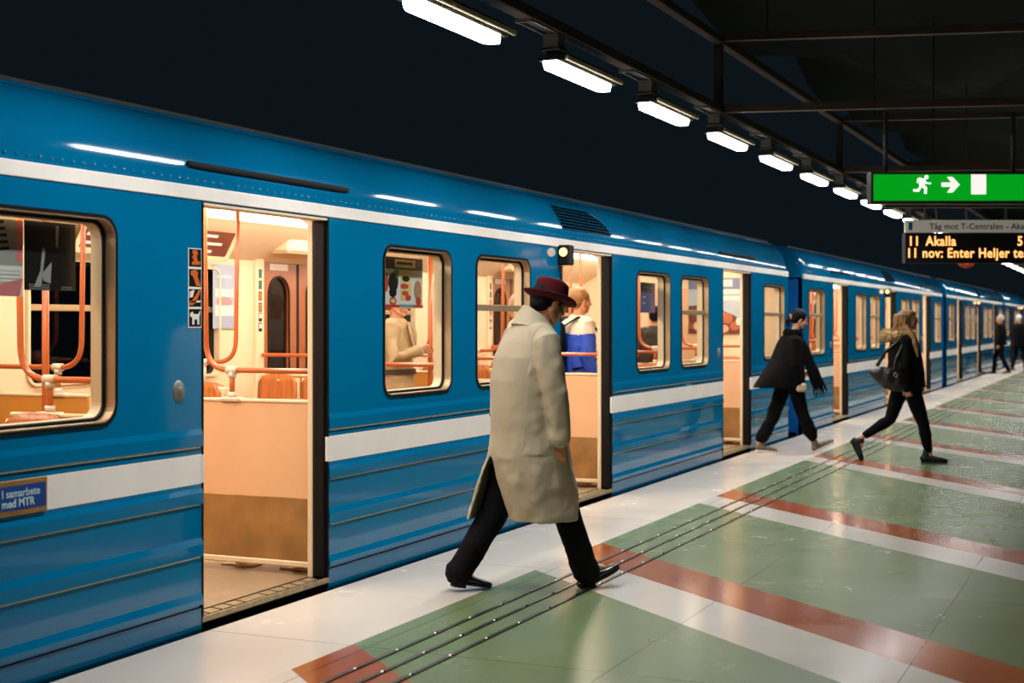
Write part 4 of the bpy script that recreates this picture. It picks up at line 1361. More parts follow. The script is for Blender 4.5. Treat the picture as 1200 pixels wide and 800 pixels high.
def body_geo(J, s=1.0, fem=False, slim=0.9):
    mb = MB()
    k = slim * s
    pel, che, nek, hd = J['pelvis'], J['chest'], J['neck'], J['head']
    mid = (pel + che) / 2
    side = Vector((1, 0, 0))
    mb.loft([pel - Vector((0, 0, 0.06 * s)), pel + Vector((0, 0, 0.05 * s)), mid, che, che + (nek - che) * 0.65, nek],
            [(0.15 * k, 0.095 * k), (0.155 * k, 0.105 * k), (0.135 * k, 0.10 * k), (0.165 * k, 0.115 * k), (0.14 * k, 0.09 * k), (0.065 * k, 0.06 * k)], 18, 0, up=side)
    mb.loft([nek - Vector((0, 0, 0.03)), (nek + hd) / 2 - Vector((0, 0, 0.01)), hd + J['hrot'] @ Vector((-0.02, 0, -0.03))], [0.062 * s, 0.056 * s, 0.060 * s] if not fem else [0.052 * s, 0.047 * s, 0.052 * s], 14)
    P = head_geo(mb, hd, J['hrot'], s * (0.96 if fem else 1.0), fem)
    for sd in ('R', 'L'):
        sh, el, wr = J['sh' + sd], J['el' + sd], J['wr' + sd]
        mb.loft([che + (nek - che) * 0.55, sh + Vector((0, 0, 0.01)), sh + (el - sh) * 0.12], [0.06 * k, 0.058 * k, 0.055 * k], 12)
        mb.loft([sh, sh + (el - sh) * 0.4, el], [0.052 * k, 0.048 * k, 0.038 * k], 12)
        mb.loft([el, el + (wr - el) * 0.35, wr], [0.040 * k, 0.040 * k, 0.026 * k], 12)
        if 'hd' + sd in J:
            d, n, th, cu = J['hd' + sd]
            hand_geo(mb, wr, d, n, th, cu, s * (0.92 if fem else 1.0))
        hp, kn, an, toe = J['hip' + sd], J['kn' + sd], J['an' + sd], J['toe' + sd]
        mb.loft([hp + Vector((0, 0, 0.03)), hp + (kn - hp) * 0.4, kn], [0.085 * k, 0.078 * k, 0.054 * k], 14)
        mb.loft([kn, kn + (an - kn) * 0.3, an], [0.054 * k, 0.056 * k, 0.034 * k], 14)
        mb.loft([an, an + (toe - an) * 0.35, an + (toe - an) * 0.75], [0.034 * k, 0.030 * k, 0.018 * k], 10)
    return mb, P

def eyes(P, parent, dark=False):
    for sd in (-1, 1):
        b = MB(); b.ell(P(0.0775, 0.031 * sd, 0.001), (0.0125,) * 3, 0, None, 12, 8)
        e = b.build('eye', mat('eye_white', '#9A9088', 0.35), parent)
        b = MB(); b.ell(P(0.0855, 0.0315 * sd, 0.0005), (0.0055,) * 3, 0, None, 10, 6)
        b.build('iris', mat('iris_dark', '#1B120E', 0.2), e)

def brows(P, parent, m):
    b = MB()
    for sd in (-1, 1):
        b.loft([P(0.0975, 0.012 * sd, 0.022), P(0.094, 0.032 * sd, 0.027), P(0.082, 0.05 * sd, 0.022)], [0.004, 0.0045, 0.003], 6)
    b.build('eyebrows', m, parent)

def shoe(name, parent, heel, toe, up, m_up, m_sole, width=0.048, height=0.062, sole=0.022, heel_block=0.0, open_top=False, voxel=0.004):
    """heel, toe = sole points on the ground side; up = direction from the sole into the shoe"""
    f = toe - heel; Ln = f.length; f.normalize()
    up = (up - f * up.dot(f)).normalized(); sd = f.cross(up)
    def P(a, b_, c_=0.0): return heel + f * (a * Ln) + up * b_ + sd * c_
    mb = MB()
    hs = [(0.04, 0.62, 0.75), (0.14, 0.78, 0.92), (0.30, 0.72, 0.95), (0.45, 0.78, 0.78), (0.62, 0.98, 0.66), (0.80, 0.98, 0.55), (0.93, 0.76, 0.44), (0.985, 0.46, 0.30)]
    pts, rad = [], []
    for a, w_, h_ in hs:
        hh = height * h_
        pts.append(P(a, sole * 0.6 + hh / 2)); rad.append((width * w_, hh / 2))
    mb.loft(pts, rad, 16, 0, up=up)
    if not open_top:
        mb.loft([P(0.17, height * 0.6), P(0.20, height + 0.035)], [(0.036, 0.045), (0.035, 0.042)], 12, 0, up=f)
    me = fuse(mb, voxel, 3)
    o = finish(name, me, m_up, parent)
    sb = MB()
    outl = []
    for a, w_ in ((0.0, 0.40), (0.06, 0.66), (0.16, 0.78), (0.32, 0.70), (0.45, 0.74), (0.62, 0.98), (0.78, 1.02), (0.90, 0.84), (0.97, 0.52), (1.0, 0.20)):
        outl.append((a, width * w_ * 1.04))
    poly = [(a, w_) for a, w_ in outl] + [(a, -w_) for a, w_ in reversed(outl)]
    n = len(poly)
    def zt(a): return sole
    vs2 = [P(a, 0.0, c_) for a, c_ in poly] + [P(a, zt(a), c_) for a, c_ in poly]
    sb.add(vs2, [tuple(range(n)), tuple(range(2 * n - 1, n - 1, -1))] + [(i, n + i, n + (i + 1) % n, (i + 1) % n) for i in range(n)], 0)
    if heel_block:
        q = [(a, w_) for a, w_ in outl[:4]]
        pq = q + [(a, -w_) for a, w_ in reversed(q)]; n = len(pq)
        vs2 = [P(a, -heel_block, c_ * 0.96) for a, c_ in pq] + [P(a, 0.001, c_) for a, c_ in pq]
        sb.add(vs2, [tuple(range(n)), tuple(range(2 * n - 1, n - 1, -1))] + [(i, n + i, n + (i + 1) % n, (i + 1) % n) for i in range(n)], 0)
    sb.build('sole', m_sole, o)
    return o

def sheet_rings(mb, rings, n=56, th=0.012, slit=None):
    """cloth sheet through horizontal rings; slit(z, side) -> dx for the free back edges, None above the slit"""
    rows_o, rows_i = [], []
    for (z, cx, cy, a, b_, *rest) in rings:
        tilt = rest[0] if rest else 0.0
        ro, ri = [], []
        for q in range(n + 1):
            t = q / n
            th_ = math.pi + 2 * math.pi * t          # starts at the back, goes round by the person's right, front, left
            cs, sn = math.cos(th_), math.sin(th_)
            x, y_ = cx + a * cs, cy + b_ * sn
            xi, yi = cx + (a - th) * cs, cy + (b_ - th) * sn
            dx = 0.0; gap = 0.0
            if slit:
                w_ = max(0.0, 1 - min(t, 1 - t) / 0.30); w_ = w_ * w_ * (3 - 2 * w_)
                dx, gy = slit(z, -1 if t < 0.5 else 1)
                dx *= w_; gap = gy * w_ * w_
            zz = z + tilt * cs
            ro.append((x + dx, y_ + gap, zz)); ri.append((xi + dx, yi + gap, zz))
        rows_o.append(ro); rows_i.append(ri)
    nr = len(rings)
    vs2 = [p for r_ in rows_o for p in r_] + [p for r_ in rows_i for p in r_]
    m_ = nr * (n + 1); w_ = n + 1
    fs2 = []
    for k in range(nr - 1):
        for q in range(n):
            a_ = k * w_ + q
            fs2.append((a_, a_ + 1, a_ + w_ + 1, a_ + w_))
            fs2.append((m_ + a_, m_ + a_ + w_, m_ + a_ + w_ + 1, m_ + a_ + 1))
    for q in range(n):
        fs2.append((q, m_ + q, m_ + q + 1, q + 1))
        a_ = (nr - 1) * w_ + q
        fs2.append((a_, a_ + 1, m_ + a_ + 1, m_ + a_))
    for k in range(nr - 1):
        a_ = k * w_
        fs2.append((a_, a_ + w_, m_ + a_ + w_, m_ + a_))
        a_ = k * w_ + n
        fs2.append((a_, m_ + a_, m_ + a_ + w_, a_ + w_))
    mb.add(vs2, fs2, 0)

def place(root, origin, alpha):
    root.location = origin
    root.rotation_euler = (0, 0, YAW + R(alpha))

def V(*a): return Vector(a)

# ------------------------------------------------------------------ the man in the trench coat
def man_in_coat():
    al = 22
    L_ = Pose(al)
    org, d = floor_pt(622, 690)
    k = d / F_PX
    def Q(px, py, y=0.0): return L_((px - 622) * k, y, 1.55 + (378 - py) * k)
    root = empty('person'); place(root, org, al)
    tag(root, 'man in a long beige trench coat and burgundy felt hat striding along the platform', 'person')
    hr = rotm(12, 18)
    J = dict(pelvis=V(-0.0, 0, 0.93), chest=V(0.0, 0, 1.30), neck=V(0.04, 0, 1.54), head=Q(643.5, 355), hrot=hr,
             shR=V(0.005, -0.185, 1.462), elR=V(0.06, -0.235, 1.15), wrR=V(0.085, -0.225, 0.865),
             shL=V(-0.01, 0.185, 1.462), elL=V(0.0, 0.25, 1.13), wrL=V(0.10, 0.22, 0.90),
             hdR=(V(0.02, 0.10, -1), V(0.2, 1, 0.1), -1, (35, 45, 35)), hdL=(V(0.3, -0.05, -1), V(0, -1, 0), 1, (25, 35, 25)),
             hipR=V(0.01, -0.09, 0.90), knR=Q(664, 602, -0.09), anR=Q(686, 668, -0.09), toeR=Q(716, 668, -0.09),
             hipL=V(-0.03, 0.09, 0.90), knL=Q(577, 606, 0.10), anL=Q(540, 666, 0.10), toeL=Q(562, 683, 0.10))
    mb, P = body_geo(J, 1.03, False, 0.86)
    me = fuse(mb, 0.0045, 2)
    body = finish('body', me, M['skin'], root)
    eyes(P, root); brows(P, root, M['hair_black'])
    # hair below the hat
    hb = MB()
    hb.ell(P(-0.020, 0, 0.034), (0.106, 0.087, 0.094), 0, hr, 18, 12)
    hb.ell(P(-0.058, 0, -0.022), (0.058, 0.070, 0.052), 0, hr, 16, 10)
    for sd in (-1, 1):
        hb.loft([P(0.0, 0.076 * sd, 0.03), P(0.022, 0.074 * sd, 0.010), P(0.024, 0.070 * sd, -0.012)], [0.012, 0.009, 0.005], 8)
    hm_ = fuse(hb, 0.005, 2)
    wrinkle(hm_, 0.003, 40, (1, 1, 0.4))
    finish('hair', hm_, M['hair_black'], root)
    # hat
    ht = MB()
    hc = Q(644.5, 349.5); hrot = rotm(8, 14.5)
    def HP(x, y, z): return hc + hrot @ V(x, y, z)
    n = 48
    rad = [(0.096, 0.084, -0.012), (0.120, 0.104, -0.010), (0.150, 0.130, -0.005), (0.168, 0.146, 0.004), (0.1685, 0.1465, 0.009), (0.150, 0.130, 0.001), (0.118, 0.102, 0.0),
           (0.107, 0.093, 0.008), (0.106, 0.091, 0.045), (0.104, 0.088, 0.085), (0.100, 0.083, 0.104), (0.090, 0.072, 0.114), (0.072, 0.054, 0.116), (0.045, 0.034, 0.108), (0.0, 0.0, 0.102)]
    rows = []
    for a, b_, z in rad:
        row = []
        for q in range(n):
            t = 2 * math.pi * q / n
            cs, sn = math.cos(t), math.sin(t)
            zz = z
            if a > 0.11 and z < 0.02:
                e = (a - 0.11) / 0.058
                zz += e * (-0.014 * max(0, cs) ** 2 + 0.012 * max(0, -cs) ** 2 + 0.012 * sn * sn)
            if z > 0.06:
                zz -= 0.016 * max(0, cs) * (z - 0.06) / 0.06          # the crown slopes to a pinched front
            pin = 1.0
            if z > 0.04 and cs > 0.2: pin = 1 - 0.16 * (cs - 0.2) * (z / 0.11) * abs(sn)
            row.append(HP(a * cs, b_ * sn * pin, zz))
        rows.append(row)
    vs2 = [p for r_ in rows for p in r_]
    fs2 = [(k2 * n + q, k2 * n + (q + 1) % n, (k2 + 1) * n + (q + 1) % n, (k2 + 1) * n + q) for k2 in range(len(rows) - 1) for q in range(n)]
    fs2.append(tuple(range(n - 1, -1, -1)))
    ht.add(vs2, fs2, 0, True)
    hat = ht.build('hat', M['hat'], root)
    bd_ = MB()
    rows = []
    for a, b_, z in ((0.1075, 0.0935, 0.008), (0.1065, 0.0925, 0.036)):
        rows.append([HP(a * math.cos(2 * math.pi * q / n), b_ * math.sin(2 * math.pi * q / n) * (1 if z < 0.02 else 0.995), z) for q in range(n)])
    bd_.add(rows[0] + rows[1], [(q, (q + 1) % n, n + (q + 1) % n, n + q) for q in range(n)], 0, True)
    bd_.build('hat_band', M['hatband'], hat)
    # trousers
    tb_ = MB()
    for sd in 'RL':
        hp, kn, an = J['hip' + sd], J['kn' + sd], J['an' + sd]
        tb_.loft([hp + V(0, 0, 0.06), hp + (kn - hp) * 0.45, kn, kn + (an - kn) * 0.55, an + (an - kn) * 0.05], [0.105, 0.098, 0.083, 0.080, 0.083], 18)
    tb_.ell(V(-0.01, 0, 0.93), (0.12, 0.165, 0.12))
    tm = fuse(tb_, 0.006, 3)
    wrinkle(tm, 0.007, 6, (1, 1, 0.8), 3.1, lambda p: 1.0 if p.z > 0.3 else 1.5)
    wrinkle(tm, 0.006, 9, (0.6, 0.6, 2.2), 1.1, lambda p: max(0.0, min(1.0, (0.40 - p.z) / 0.25)))
    finish('trousers', tm, M['trousers'], root)
    # shoes
    shoe('shoe', root, Q(681, 692, -0.09), Q(727, 668, -0.095), Q(676, 660, -0.09) - Q(681, 692, -0.09), M['leather'], M['under'], 0.047, 0.066, 0.012, 0.020)
    shoe('shoe', root, Q(530, 680, 0.10), Q(575, 689, 0.105), V(0.1, 0, 1), M['leather'], M['under'], 0.047, 0.066, 0.012, 0.018)
    # trench coat
    ct = MB()
    rings = [(1.568, 0.034, 0, 0.074, 0.078, -0.050), (1.545, 0.026, 0, 0.088, 0.106, -0.042), (1.520, 0.012, 0, 0.106, 0.156, -0.028), (1.485, -0.002, 0, 0.128, 0.187, -0.012), (1.44, -0.018, 0, 0.150, 0.202),
             (1.35, -0.032, 0, 0.180, 0.210), (1.22, -0.036, 0, 0.199, 0.214), (1.10, -0.028, 0, 0.208, 0.216), (1.00, -0.020, 0, 0.220, 0.22), (0.92, -0.012, 0, 0.226, 0.224),
             (0.85, -0.010, 0, 0.236, 0.228), (0.78, -0.006, 0, 0.246, 0.233), (0.70, 0.0, 0, 0.252, 0.238), (0.62, 0.008, 0, 0.256, 0.242), (0.54, 0.016, 0, 0.258, 0.246), (0.47, 0.024, 0, 0.260, 0.248), (0.412, 0.030, 0, 0.260, 0.25)]
    def slit(z, side):
        if z > 0.80: return (0.0, 0.0)
        t = (0.80 - z) / 0.39
        if side < 0: return (0.085 * t, -0.015 * t)          # his right flap hangs straight
        return (-0.145 * t ** 0.9, 0.05 * t)                   # his left flap blows back over the rear leg
    sheet_rings(ct, rings, 72, 0.013, slit)
    for sd, yy in (('R', -1), ('L', 1)):
        sh, el, wr = J['sh' + sd], J['el' + sd], J['wr' + sd]
        ct.loft([sh + V(-0.005, -0.045 * yy, 0.028), sh + V(0.0, 0.012 * yy, -0.015), sh + (el - sh) * 0.5 + V(-0.005, 0.012 * yy, 0), el + V(-0.008, 0.008 * yy, 0), el + (wr - el) * 0.6, el + (wr - el) * 0.90],
                [(0.070, 0.080), (0.080, 0.088), (0.078, 0.085), (0.073, 0.078), (0.068, 0.073), (0.064, 0.070)], 20, 0, up=(1, 0, 0))
    cm = fuse(ct, 0.006, 4)
    def amt(p):
        low = max(0.0, min(1.0, (1.0 - p.z) / 0.5))
        arm = 1.0 if abs(p.y) > 0.20 and p.z > 0.8 else 0.0
        return 0.5 + 0.9 * low + 0.8 * arm
    wrinkle(cm, 0.012, 5.0, (1, 1, 0.45), 1.3, amt)
    wrinkle(cm, 0.005, 13.0, (1, 1, 0.8), 8.3, amt)
    coat = finish('trench_coat', cm, M['coat'], root)
    cl = MB()
    sheet_rings(cl, [(1.512, 0.010, 0, 0.126, 0.150, -0.030), (1.540, 0.020, 0, 0.112, 0.128, -0.038), (1.572, 0.032, 0, 0.094, 0.100, -0.056), (1.590, 0.038, 0, 0.085, 0.089, -0.062), (1.592, 0.039, 0, 0.077, 0.081, -0.062), (1.560, 0.036, 0, 0.073, 0.077, -0.05)], 48, 0.011)
    cme = fuse(cl, 0.005, 2)
    wrinkle(cme, 0.003, 14, (1, 1, 1), 5)
    finish('collar', cme, M['coat'], coat)
    # seams, back pocket welt, button
    sm_ = MB()
    for z_, y_ in ((0.79, -0.012),):
        sm_.ell(V(-0.262, -0.02, 1.02), (0.004, 0.008, 0.008), 0, None, 10, 6)
    sm_.build('coat_button', mat('button_brown', '#6B5B40', 0.4), coat)
    return root
man_in_coat()

# ------------------------------------------------------------------ woman in the black cape coat
def woman_cape():
    al = 10
    L_ = Pose(al)
    org, d = floor_pt(926, 530)
    k = d / F_PX
    def Q(px, py, y=0.0): return L_((px - 926) * k, y, 1.55 + (378 - py) * k)
    root = empty('person'); place(root, org, al)
    tag(root, 'woman in a black cape coat with tied-back black hair, walking past the train doors', 'person')
    hr = rotm(-4, 14)
    J = dict(pelvis=V(-0.0, 0, 0.90), chest=V(0.0, 0, 1.20), neck=V(0.03, 0, 1.40), head=Q(937, 374), hrot=hr,
             shR=V(0.0, -0.165, 1.32), elR=V(-0.03, -0.21, 1.04), wrR=Q(931, 449, -0.20),
             shL=V(0.0, 0.165, 1.32), elL=V(-0.02, 0.21, 1.05), wrL=V(0.15, 0.16, 0.95),
             hdR=(V(1, 0.15, -0.35), V(0.1, 1, -0.1), 1, (35, 50, 40)), hdL=(V(1, -0.1, -0.2), V(0, -1, 0), 1, (30, 40, 30)),
             hipR=V(0.01, -0.08, 0.86), knR=Q(941, 488, -0.07), anR=Q(955, 519, -0.07), toeR=Q(970, 521, -0.07),
             hipL=V(-0.02, 0.08, 0.86), knL=Q(906, 490, 0.07), anL=Q(889, 520, 0.07), toeL=Q(902, 527, 0.07))
    mb, P = body_geo(J, 0.97, True, 0.85)
    finish('body', fuse(mb, 0.006, 2), M['skin_pale'], root)
    eyes(P, root); brows(P, root, M['hair_black'])
    hb = MB()
    hb.ell(P(-0.026, 0, 0.036), (0.102, 0.086, 0.096), 0, hr, 18, 12)
    hb.ell(P(-0.050, 0, -0.010), (0.062, 0.078, 0.062), 0, hr, 16, 10)
    hb.loft([P(-0.10, 0, 0.01), P(-0.135, 0, -0.01), P(-0.145, 0, -0.06), P(-0.125, 0, -0.12)], [0.026, 0.034, 0.034, 0.018], 10)
    hm_ = fuse(hb, 0.006, 2); wrinkle(hm_, 0.004, 30, (1, 1, 0.4))
    hair = finish('hair', hm_, M['hair_black'], root)
    sc = MB()
    for q in range(12):
        t = 2 * math.pi * q / 12
        sc.ell(P(-0.122, 0.030 * math.cos(t), 0.0 + 0.034 * math.sin(t)), (0.014, 0.014, 0.014), 0, None, 10, 6)
    finish('hair_tie', fuse(sc, 0.004, 1), mat('scrunchie', '#A89C88', 0.8), hair)
    tb_ = MB()
    for sd in 'RL':
        hp, kn, an = J['hip' + sd], J['kn' + sd], J['an' + sd]
        tb_.loft([hp + V(0, 0, 0.05), hp + (kn - hp) * 0.45, kn, kn + (an - kn) * 0.6, an + (kn - an) * 0.24], [0.10, 0.092, 0.076, 0.078, 0.080 if sd == 'L' else 0.062], 16)
    tb_.ell(V(-0.01, 0, 0.90), (0.115, 0.155, 0.11))
    tm = fuse(tb_, 0.008, 3); wrinkle(tm, 0.010, 8, (1, 1, 1.4), 4.4)
    finish('trousers', tm, M['darkcloth'], root)
    shoe('shoe', root, Q(954, 530, -0.07), Q(978, 518, -0.07), V(-0.2, 0, 1), M['shoe_tan'], M['white'], 0.046, 0.086, 0.024, 0, False, 0.006)
    shoe('shoe', root, Q(886, 529, 0.07), Q(911, 531, 0.07), V(0, 0, 1), M['shoe_tan'], M['white'], 0.046, 0.086, 0.024, 0, False, 0.006)
    ct = MB()
    rings = [(1.44, 0.035, 0, 0.075, 0.075, 0.0), (1.40, 0.025, 0, 0.10, 0.10), (1.36, 0.010, 0, 0.13, 0.155), (1.31, -0.005, 0, 0.145, 0.185), (1.22, -0.025, 0, 0.165, 0.215), (1.10, -0.045, 0, 0.190, 0.235),
             (1.00, -0.06, 0, 0.225, 0.25), (0.92, -0.07, 0, 0.245, 0.25), (0.84, -0.075, 0, 0.258, 0.245), (0.78, -0.07, 0, 0.262, 0.24)]
    def slit(z, side):
        t = max(0.0, (1.15 - z) / 0.37)
        return (-0.13 * t ** 1.8, 0.0)
    sheet_rings(ct, rings, 56, 0.016, slit)
    ct.loft([J['shR'] + V(0, 0.03, 0.02), J['shR'], J['elR'], J['elR'] + (J['wrR'] - J['elR']) * 0.9], [(0.07, 0.075), (0.078, 0.085), (0.075, 0.08), (0.055, 0.06)], 16)
    ct.loft([J['shL'] + V(0, -0.03, 0.02), J['shL'], J['elL'], J['wrL']], [(0.07, 0.075), (0.078, 0.085), (0.075, 0.08), (0.055, 0.06)], 16)
    cm = fuse(ct, 0.008, 4)
    wrinkle(cm, 0.014, 5, (1, 1, 0.4), 2.0, lambda p: 0.5 + max(0, 1.3 - p.z))
    coat = finish('cape_coat', cm, M['darkcloth'], root)
    # scarf: wound round the neck, one fringed end hanging in front
    sf = MB()
    ringp = [V(0.035 + 0.085 * math.cos(2 * math.pi * q / 20), 0.085 * math.sin(2 * math.pi * q / 20), 1.415 + 0.02 * math.cos(2 * math.pi * q / 20 + 2.5)) for q in range(21)]
    sf.loft(ringp, [(0.036, 0.05)] * 21, 10, 0, up=(0, 0, 1))
    sf.loft([V(0.07, -0.06, 1.39), V(0.12, -0.12, 1.27), V(0.17, -0.16, 1.10), V(0.23, -0.18, 0.93), V(0.29, -0.18, 0.80)], [(0.05, 0.03), (0.06, 0.03), (0.068, 0.026), (0.078, 0.024), (0.085, 0.02)], 14, 0, up=(0, 1, 0))
    fm_ = fuse(sf, 0.008, 3); wrinkle(fm_, 0.010, 12, (1, 1, 0.5), 6)
    scarf = finish('scarf', fm_, M['darkcloth'], root)
    fr = MB()
    random.seed(4)
    for q in range(16):
        t = -1 + 2 * q / 15
        p = V(0.29 + 0.08 * t, -0.18 + 0.01 * t, 0.79 + 0.03 * t)
        fr.loft([p, p + V(0.02 + random.uniform(-.015, .015), random.uniform(-.01, .01), -0.05), p + V(0.03 + random.uniform(-.02, .02), random.uniform(-.01, .01), -0.10)], [0.006, 0.006, 0.003], 5)
    fr.build('fringe', M['darkcloth'], scarf)
    return root, Q, J
wroot, WQ, WJ = woman_cape()
# pouch in her hand
pb = MB()
c0 = WQ(935, 453, -0.225)
pb.box(c0.x - 0.065, c0.x + 0.065, c0.y - 0.022, c0.y + 0.022, c0.z - 0.05, c0.z + 0.05, 0, 0.02)
pme = fuse(pb, 0.005, 2)
pouch = finish('pouch', pme, mat('pouch_beige', '#C8B090', 0.6), None)
pouch.matrix_world = Matrix.Translation(wroot.location) @ Matrix.Rotation(YAW + R(10), 4, 'Z')
tag(pouch, 'small beige pouch in the hand of the woman in the black cape coat', 'pouch')

# ------------------------------------------------------------------ woman with the fur collar and the shoulder bag
def woman_fur():
    al = -10
    L_ = Pose(al)
    org, d = floor_pt(1058, 541)
    k = d / F_PX
    def Q(px, py, y=0.0): return L_((px - 1058) * k, y, 1.55 + (378 - py) * k)
    root = empty('person'); place(root, org, al)
    tag(root, 'long-haired woman in a black jacket with beige fur collar, walking with a shoulder bag', 'person')
    hr = rotm(-2, -2)
    J = dict(pelvis=V(0.03, 0, 0.90), chest=V(0.03, 0, 1.20), neck=V(0.03, 0, 1.40), head=Q(1064, 375.5), hrot=hr,
             shR=V(0.03, -0.175, 1.33), elR=V(0.0, -0.235, 1.06), wrR=Q(1056, 453, -0.225),
             shL=V(0.03, 0.175, 1.33), elL=V(0.06, 0.23, 1.06), wrL=V(0.18, 0.19, 0.88),
             hdR=(V(0.25, 0.05, -1), V(0.2, 1, 0.1), -1, (45, 55, 40)), hdL=(V(0.4, -0.05, -1), V(0, -1, 0), 1, (30, 40, 30)),
             hipR=V(0.07, -0.085, 0.86), knR=Q(1079, 498, -0.08), anR=Q(1085, 532, -0.08), toeR=Q(1098, 541, -0.08),
             hipL=V(0.0, 0.085, 0.86), knL=Q(1046, 492, 0.08), anL=Q(1013, 514, 0.08), toeL=Q(1012, 534, 0.08))
    mb, P = body_geo(J, 0.98, True, 0.86)
    finish('body', fuse(mb, 0.006, 2), M['skin_pale'], root)
    eyes(P, root); brows(P, root, M['hair_brown'])
    hb = MB()
    hb.ell(P(-0.048, 0, 0.030), (0.084, 0.086, 0.092), 0, hr, 18, 12)
    hb.ell(P(-0.006, 0, 0.076), (0.086, 0.070, 0.052), 0, hr, 18, 12)
    hb.ell(P(-0.064, 0, -0.03), (0.060, 0.082, 0.090), 0, hr, 16, 10)
    random.seed(9)
    for q in range(46):                      # wavy locks
        a = R(98 + 164 * q / 45)
        top = V(-0.034 + 0.088 * math.cos(a), 0.084 * math.sin(a), 0.05)
        ln = 0.30 + 0.10 * random.random() if abs(math.sin(a)) > 0.5 else 0.24 + 0.06 * random.random()
        pts = []; rr_ = []
        ph = random.uniform(0, 6.28)
        for j in range(8):
            t = j / 7
            out = 1 + 0.30 * t - 0.2 * t * t
            pts.append(P(top.x * out + 0.016 * math.sin(ph + 7 * t) + (0.05 * t if abs(math.sin(a)) > 0.5 else -0.01), top.y * out + 0.014 * math.cos(ph + 6 * t), 0.06 - ln * t))
            rr_.append(0.022 * (1 - 0.45 * t) + 0.003)
        hb.loft(pts, rr_, 7)
    for sd in (-1, 1):
        hb.loft([P(0.040, 0.036 * sd, 0.104), P(-0.004, 0.074 * sd, 0.06), P(-0.034, 0.084 * sd, -0.05), P(-0.005, 0.150 * sd, -0.13), P(0.03, 0.215 * sd, -0.19), P(0.06, 0.262 * sd, -0.30), P(0.075, 0.285 * sd, -0.42)], [0.018, 0.024, 0.030, 0.034, 0.034, 0.030, 0.012], 8)
    hm_ = fuse(hb, 0.006, 1); wrinkle(hm_, 0.006, 26, (1, 1, 0.35))
    finish('hair', hm_, M['hair_brown'], root)
    # glasses
    g = MB()
    for sd in (-1, 1):
        pts = [P(0.098, 0.033 * sd + 0.024 * math.cos(2 * math.pi * q / 16), 0.0 + 0.021 * math.sin(2 * math.pi * q / 16)) for q in range(17)]
        g.loft(pts, 0.003, 6, cap=False)
        g.loft([P(0.097, 0.056 * sd, 0.006), P(0.0, 0.078 * sd, 0.006)], 0.0028, 6)
        g.prism([(0.023 * math.cos(2 * math.pi * q / 16), 0.020 * math.sin(2 * math.pi * q / 16)) for q in range(16)],
                Matrix.Translation(P(0.098, 0.033 * sd, 0)) @ hr.to_4x4() @ Matrix(((0, 0, 1, 0), (1, 0, 0, 0), (0, 1, 0, 0), (0, 0, 0, 1))), 0.002, 0)
    g.loft([P(0.100, 0.010, 0.004), P(0.100, -0.010, 0.004)], 0.003, 6)
    g.build('glasses', mat('dark_lens', '#17130F', 0.15), root)
    tb_ = MB()
    for sd in 'RL':
        hp, kn, an = J['hip' + sd], J['kn' + sd], J['an' + sd]
        tb_.loft([hp + V(0, 0, 0.05), hp + (kn - hp) * 0.45, kn, kn + (an - kn) * 0.35, an + (kn - an) * 0.16], [0.098, 0.090, 0.066, 0.064, 0.044], 16)
    tb_.ell(V(0.03, 0, 0.89), (0.115, 0.16, 0.11))
    tm = fuse(tb_, 0.008, 3); wrinkle(tm, 0.006, 10, (1, 1, 1.4), 4.4)
    finish('leggings', tm, M['darkcloth'], root)
    shoe('shoe', root, Q(1076, 541, -0.08), Q(1105, 541.3, -0.085), V(0, 0, 1), M['sneaker'], M['under'], 0.047, 0.088, 0.026, 0, False, 0.006)
    shoe('shoe', root, Q(1000, 518, 0.08), Q(1012, 542, 0.08), Q(1013, 514, 0.08) - Q(1005, 530, 0.08), M['sneaker'], M['under'], 0.047, 0.088, 0.026, 0, False, 0.006)
    ct = MB()
    rings = [(1.43, 0.03, 0, 0.075, 0.08), (1.39, 0.025, 0, 0.11, 0.12), (1.35, 0.02, 0, 0.145, 0.175), (1.29, 0.02, 0, 0.17, 0.205), (1.18, 0.025, 0, 0.185, 0.215), (1.05, 0.03, 0, 0.195, 0.218), (0.95, 0.035, 0, 0.205, 0.22), (0.87, 0.04, 0, 0.21, 0.225), (0.825, 0.04, 0, 0.20, 0.22)]
    sheet_rings(ct, rings, 48, 0.03)
    for sd, yy in (('R', -1), ('L', 1)):
        sh, el, wr = J['sh' + sd], J['el' + sd], J['wr' + sd]
        ct.loft([sh + V(0, -0.03 * yy, 0.02), sh, el, wr + V(0, 0, 0.0)], [(0.08, 0.085), (0.085, 0.09), (0.075, 0.08), (0.055, 0.06)], 16)
    cm = fuse(ct, 0.008, 4)
    wrinkle(cm, 0.014, 7, (1, 1, 1.2), 7.0)
    jacket = finish('jacket', cm, M['darkcloth'], root)
    fur = MB()
    random.seed(12)
    for q in range(900):
        a = random.uniform(0, 2 * math.pi)
        if abs(math.atan2(math.sin(a), math.cos(a))) < 0.5: continue
        b_ = random.uniform(0, 2 * math.pi)
        bk = 0.5 - 0.5 * math.cos(a)
        c_ = V(-0.015 - 0.04 * bk + 0.135 * math.cos(a), 0.145 * math.sin(a), 1.40 + 0.02 * math.cos(a) + 0.03 * bk)
        nrm = V(math.cos(a) * math.cos(b_), math.sin(a) * math.cos(b_), math.sin(b_))
        p = c_ + nrm * (0.032 + 0.014 * bk)
        tip = p + (nrm + V(random.uniform(-.6, .6), random.uniform(-.6, .6), random.uniform(-.7, .3))) * random.uniform(0.025, 0.05)
        sd_ = nrm.orthogonal().normalized() * 0.007
        up_ = nrm.cross(sd_).normalized() * 0.007
        fur.add([p + sd_, p + up_, p - sd_, p - up_, tip], [(0, 1, 4), (1, 2, 4), (2, 3, 4), (3, 0, 4)], 0)
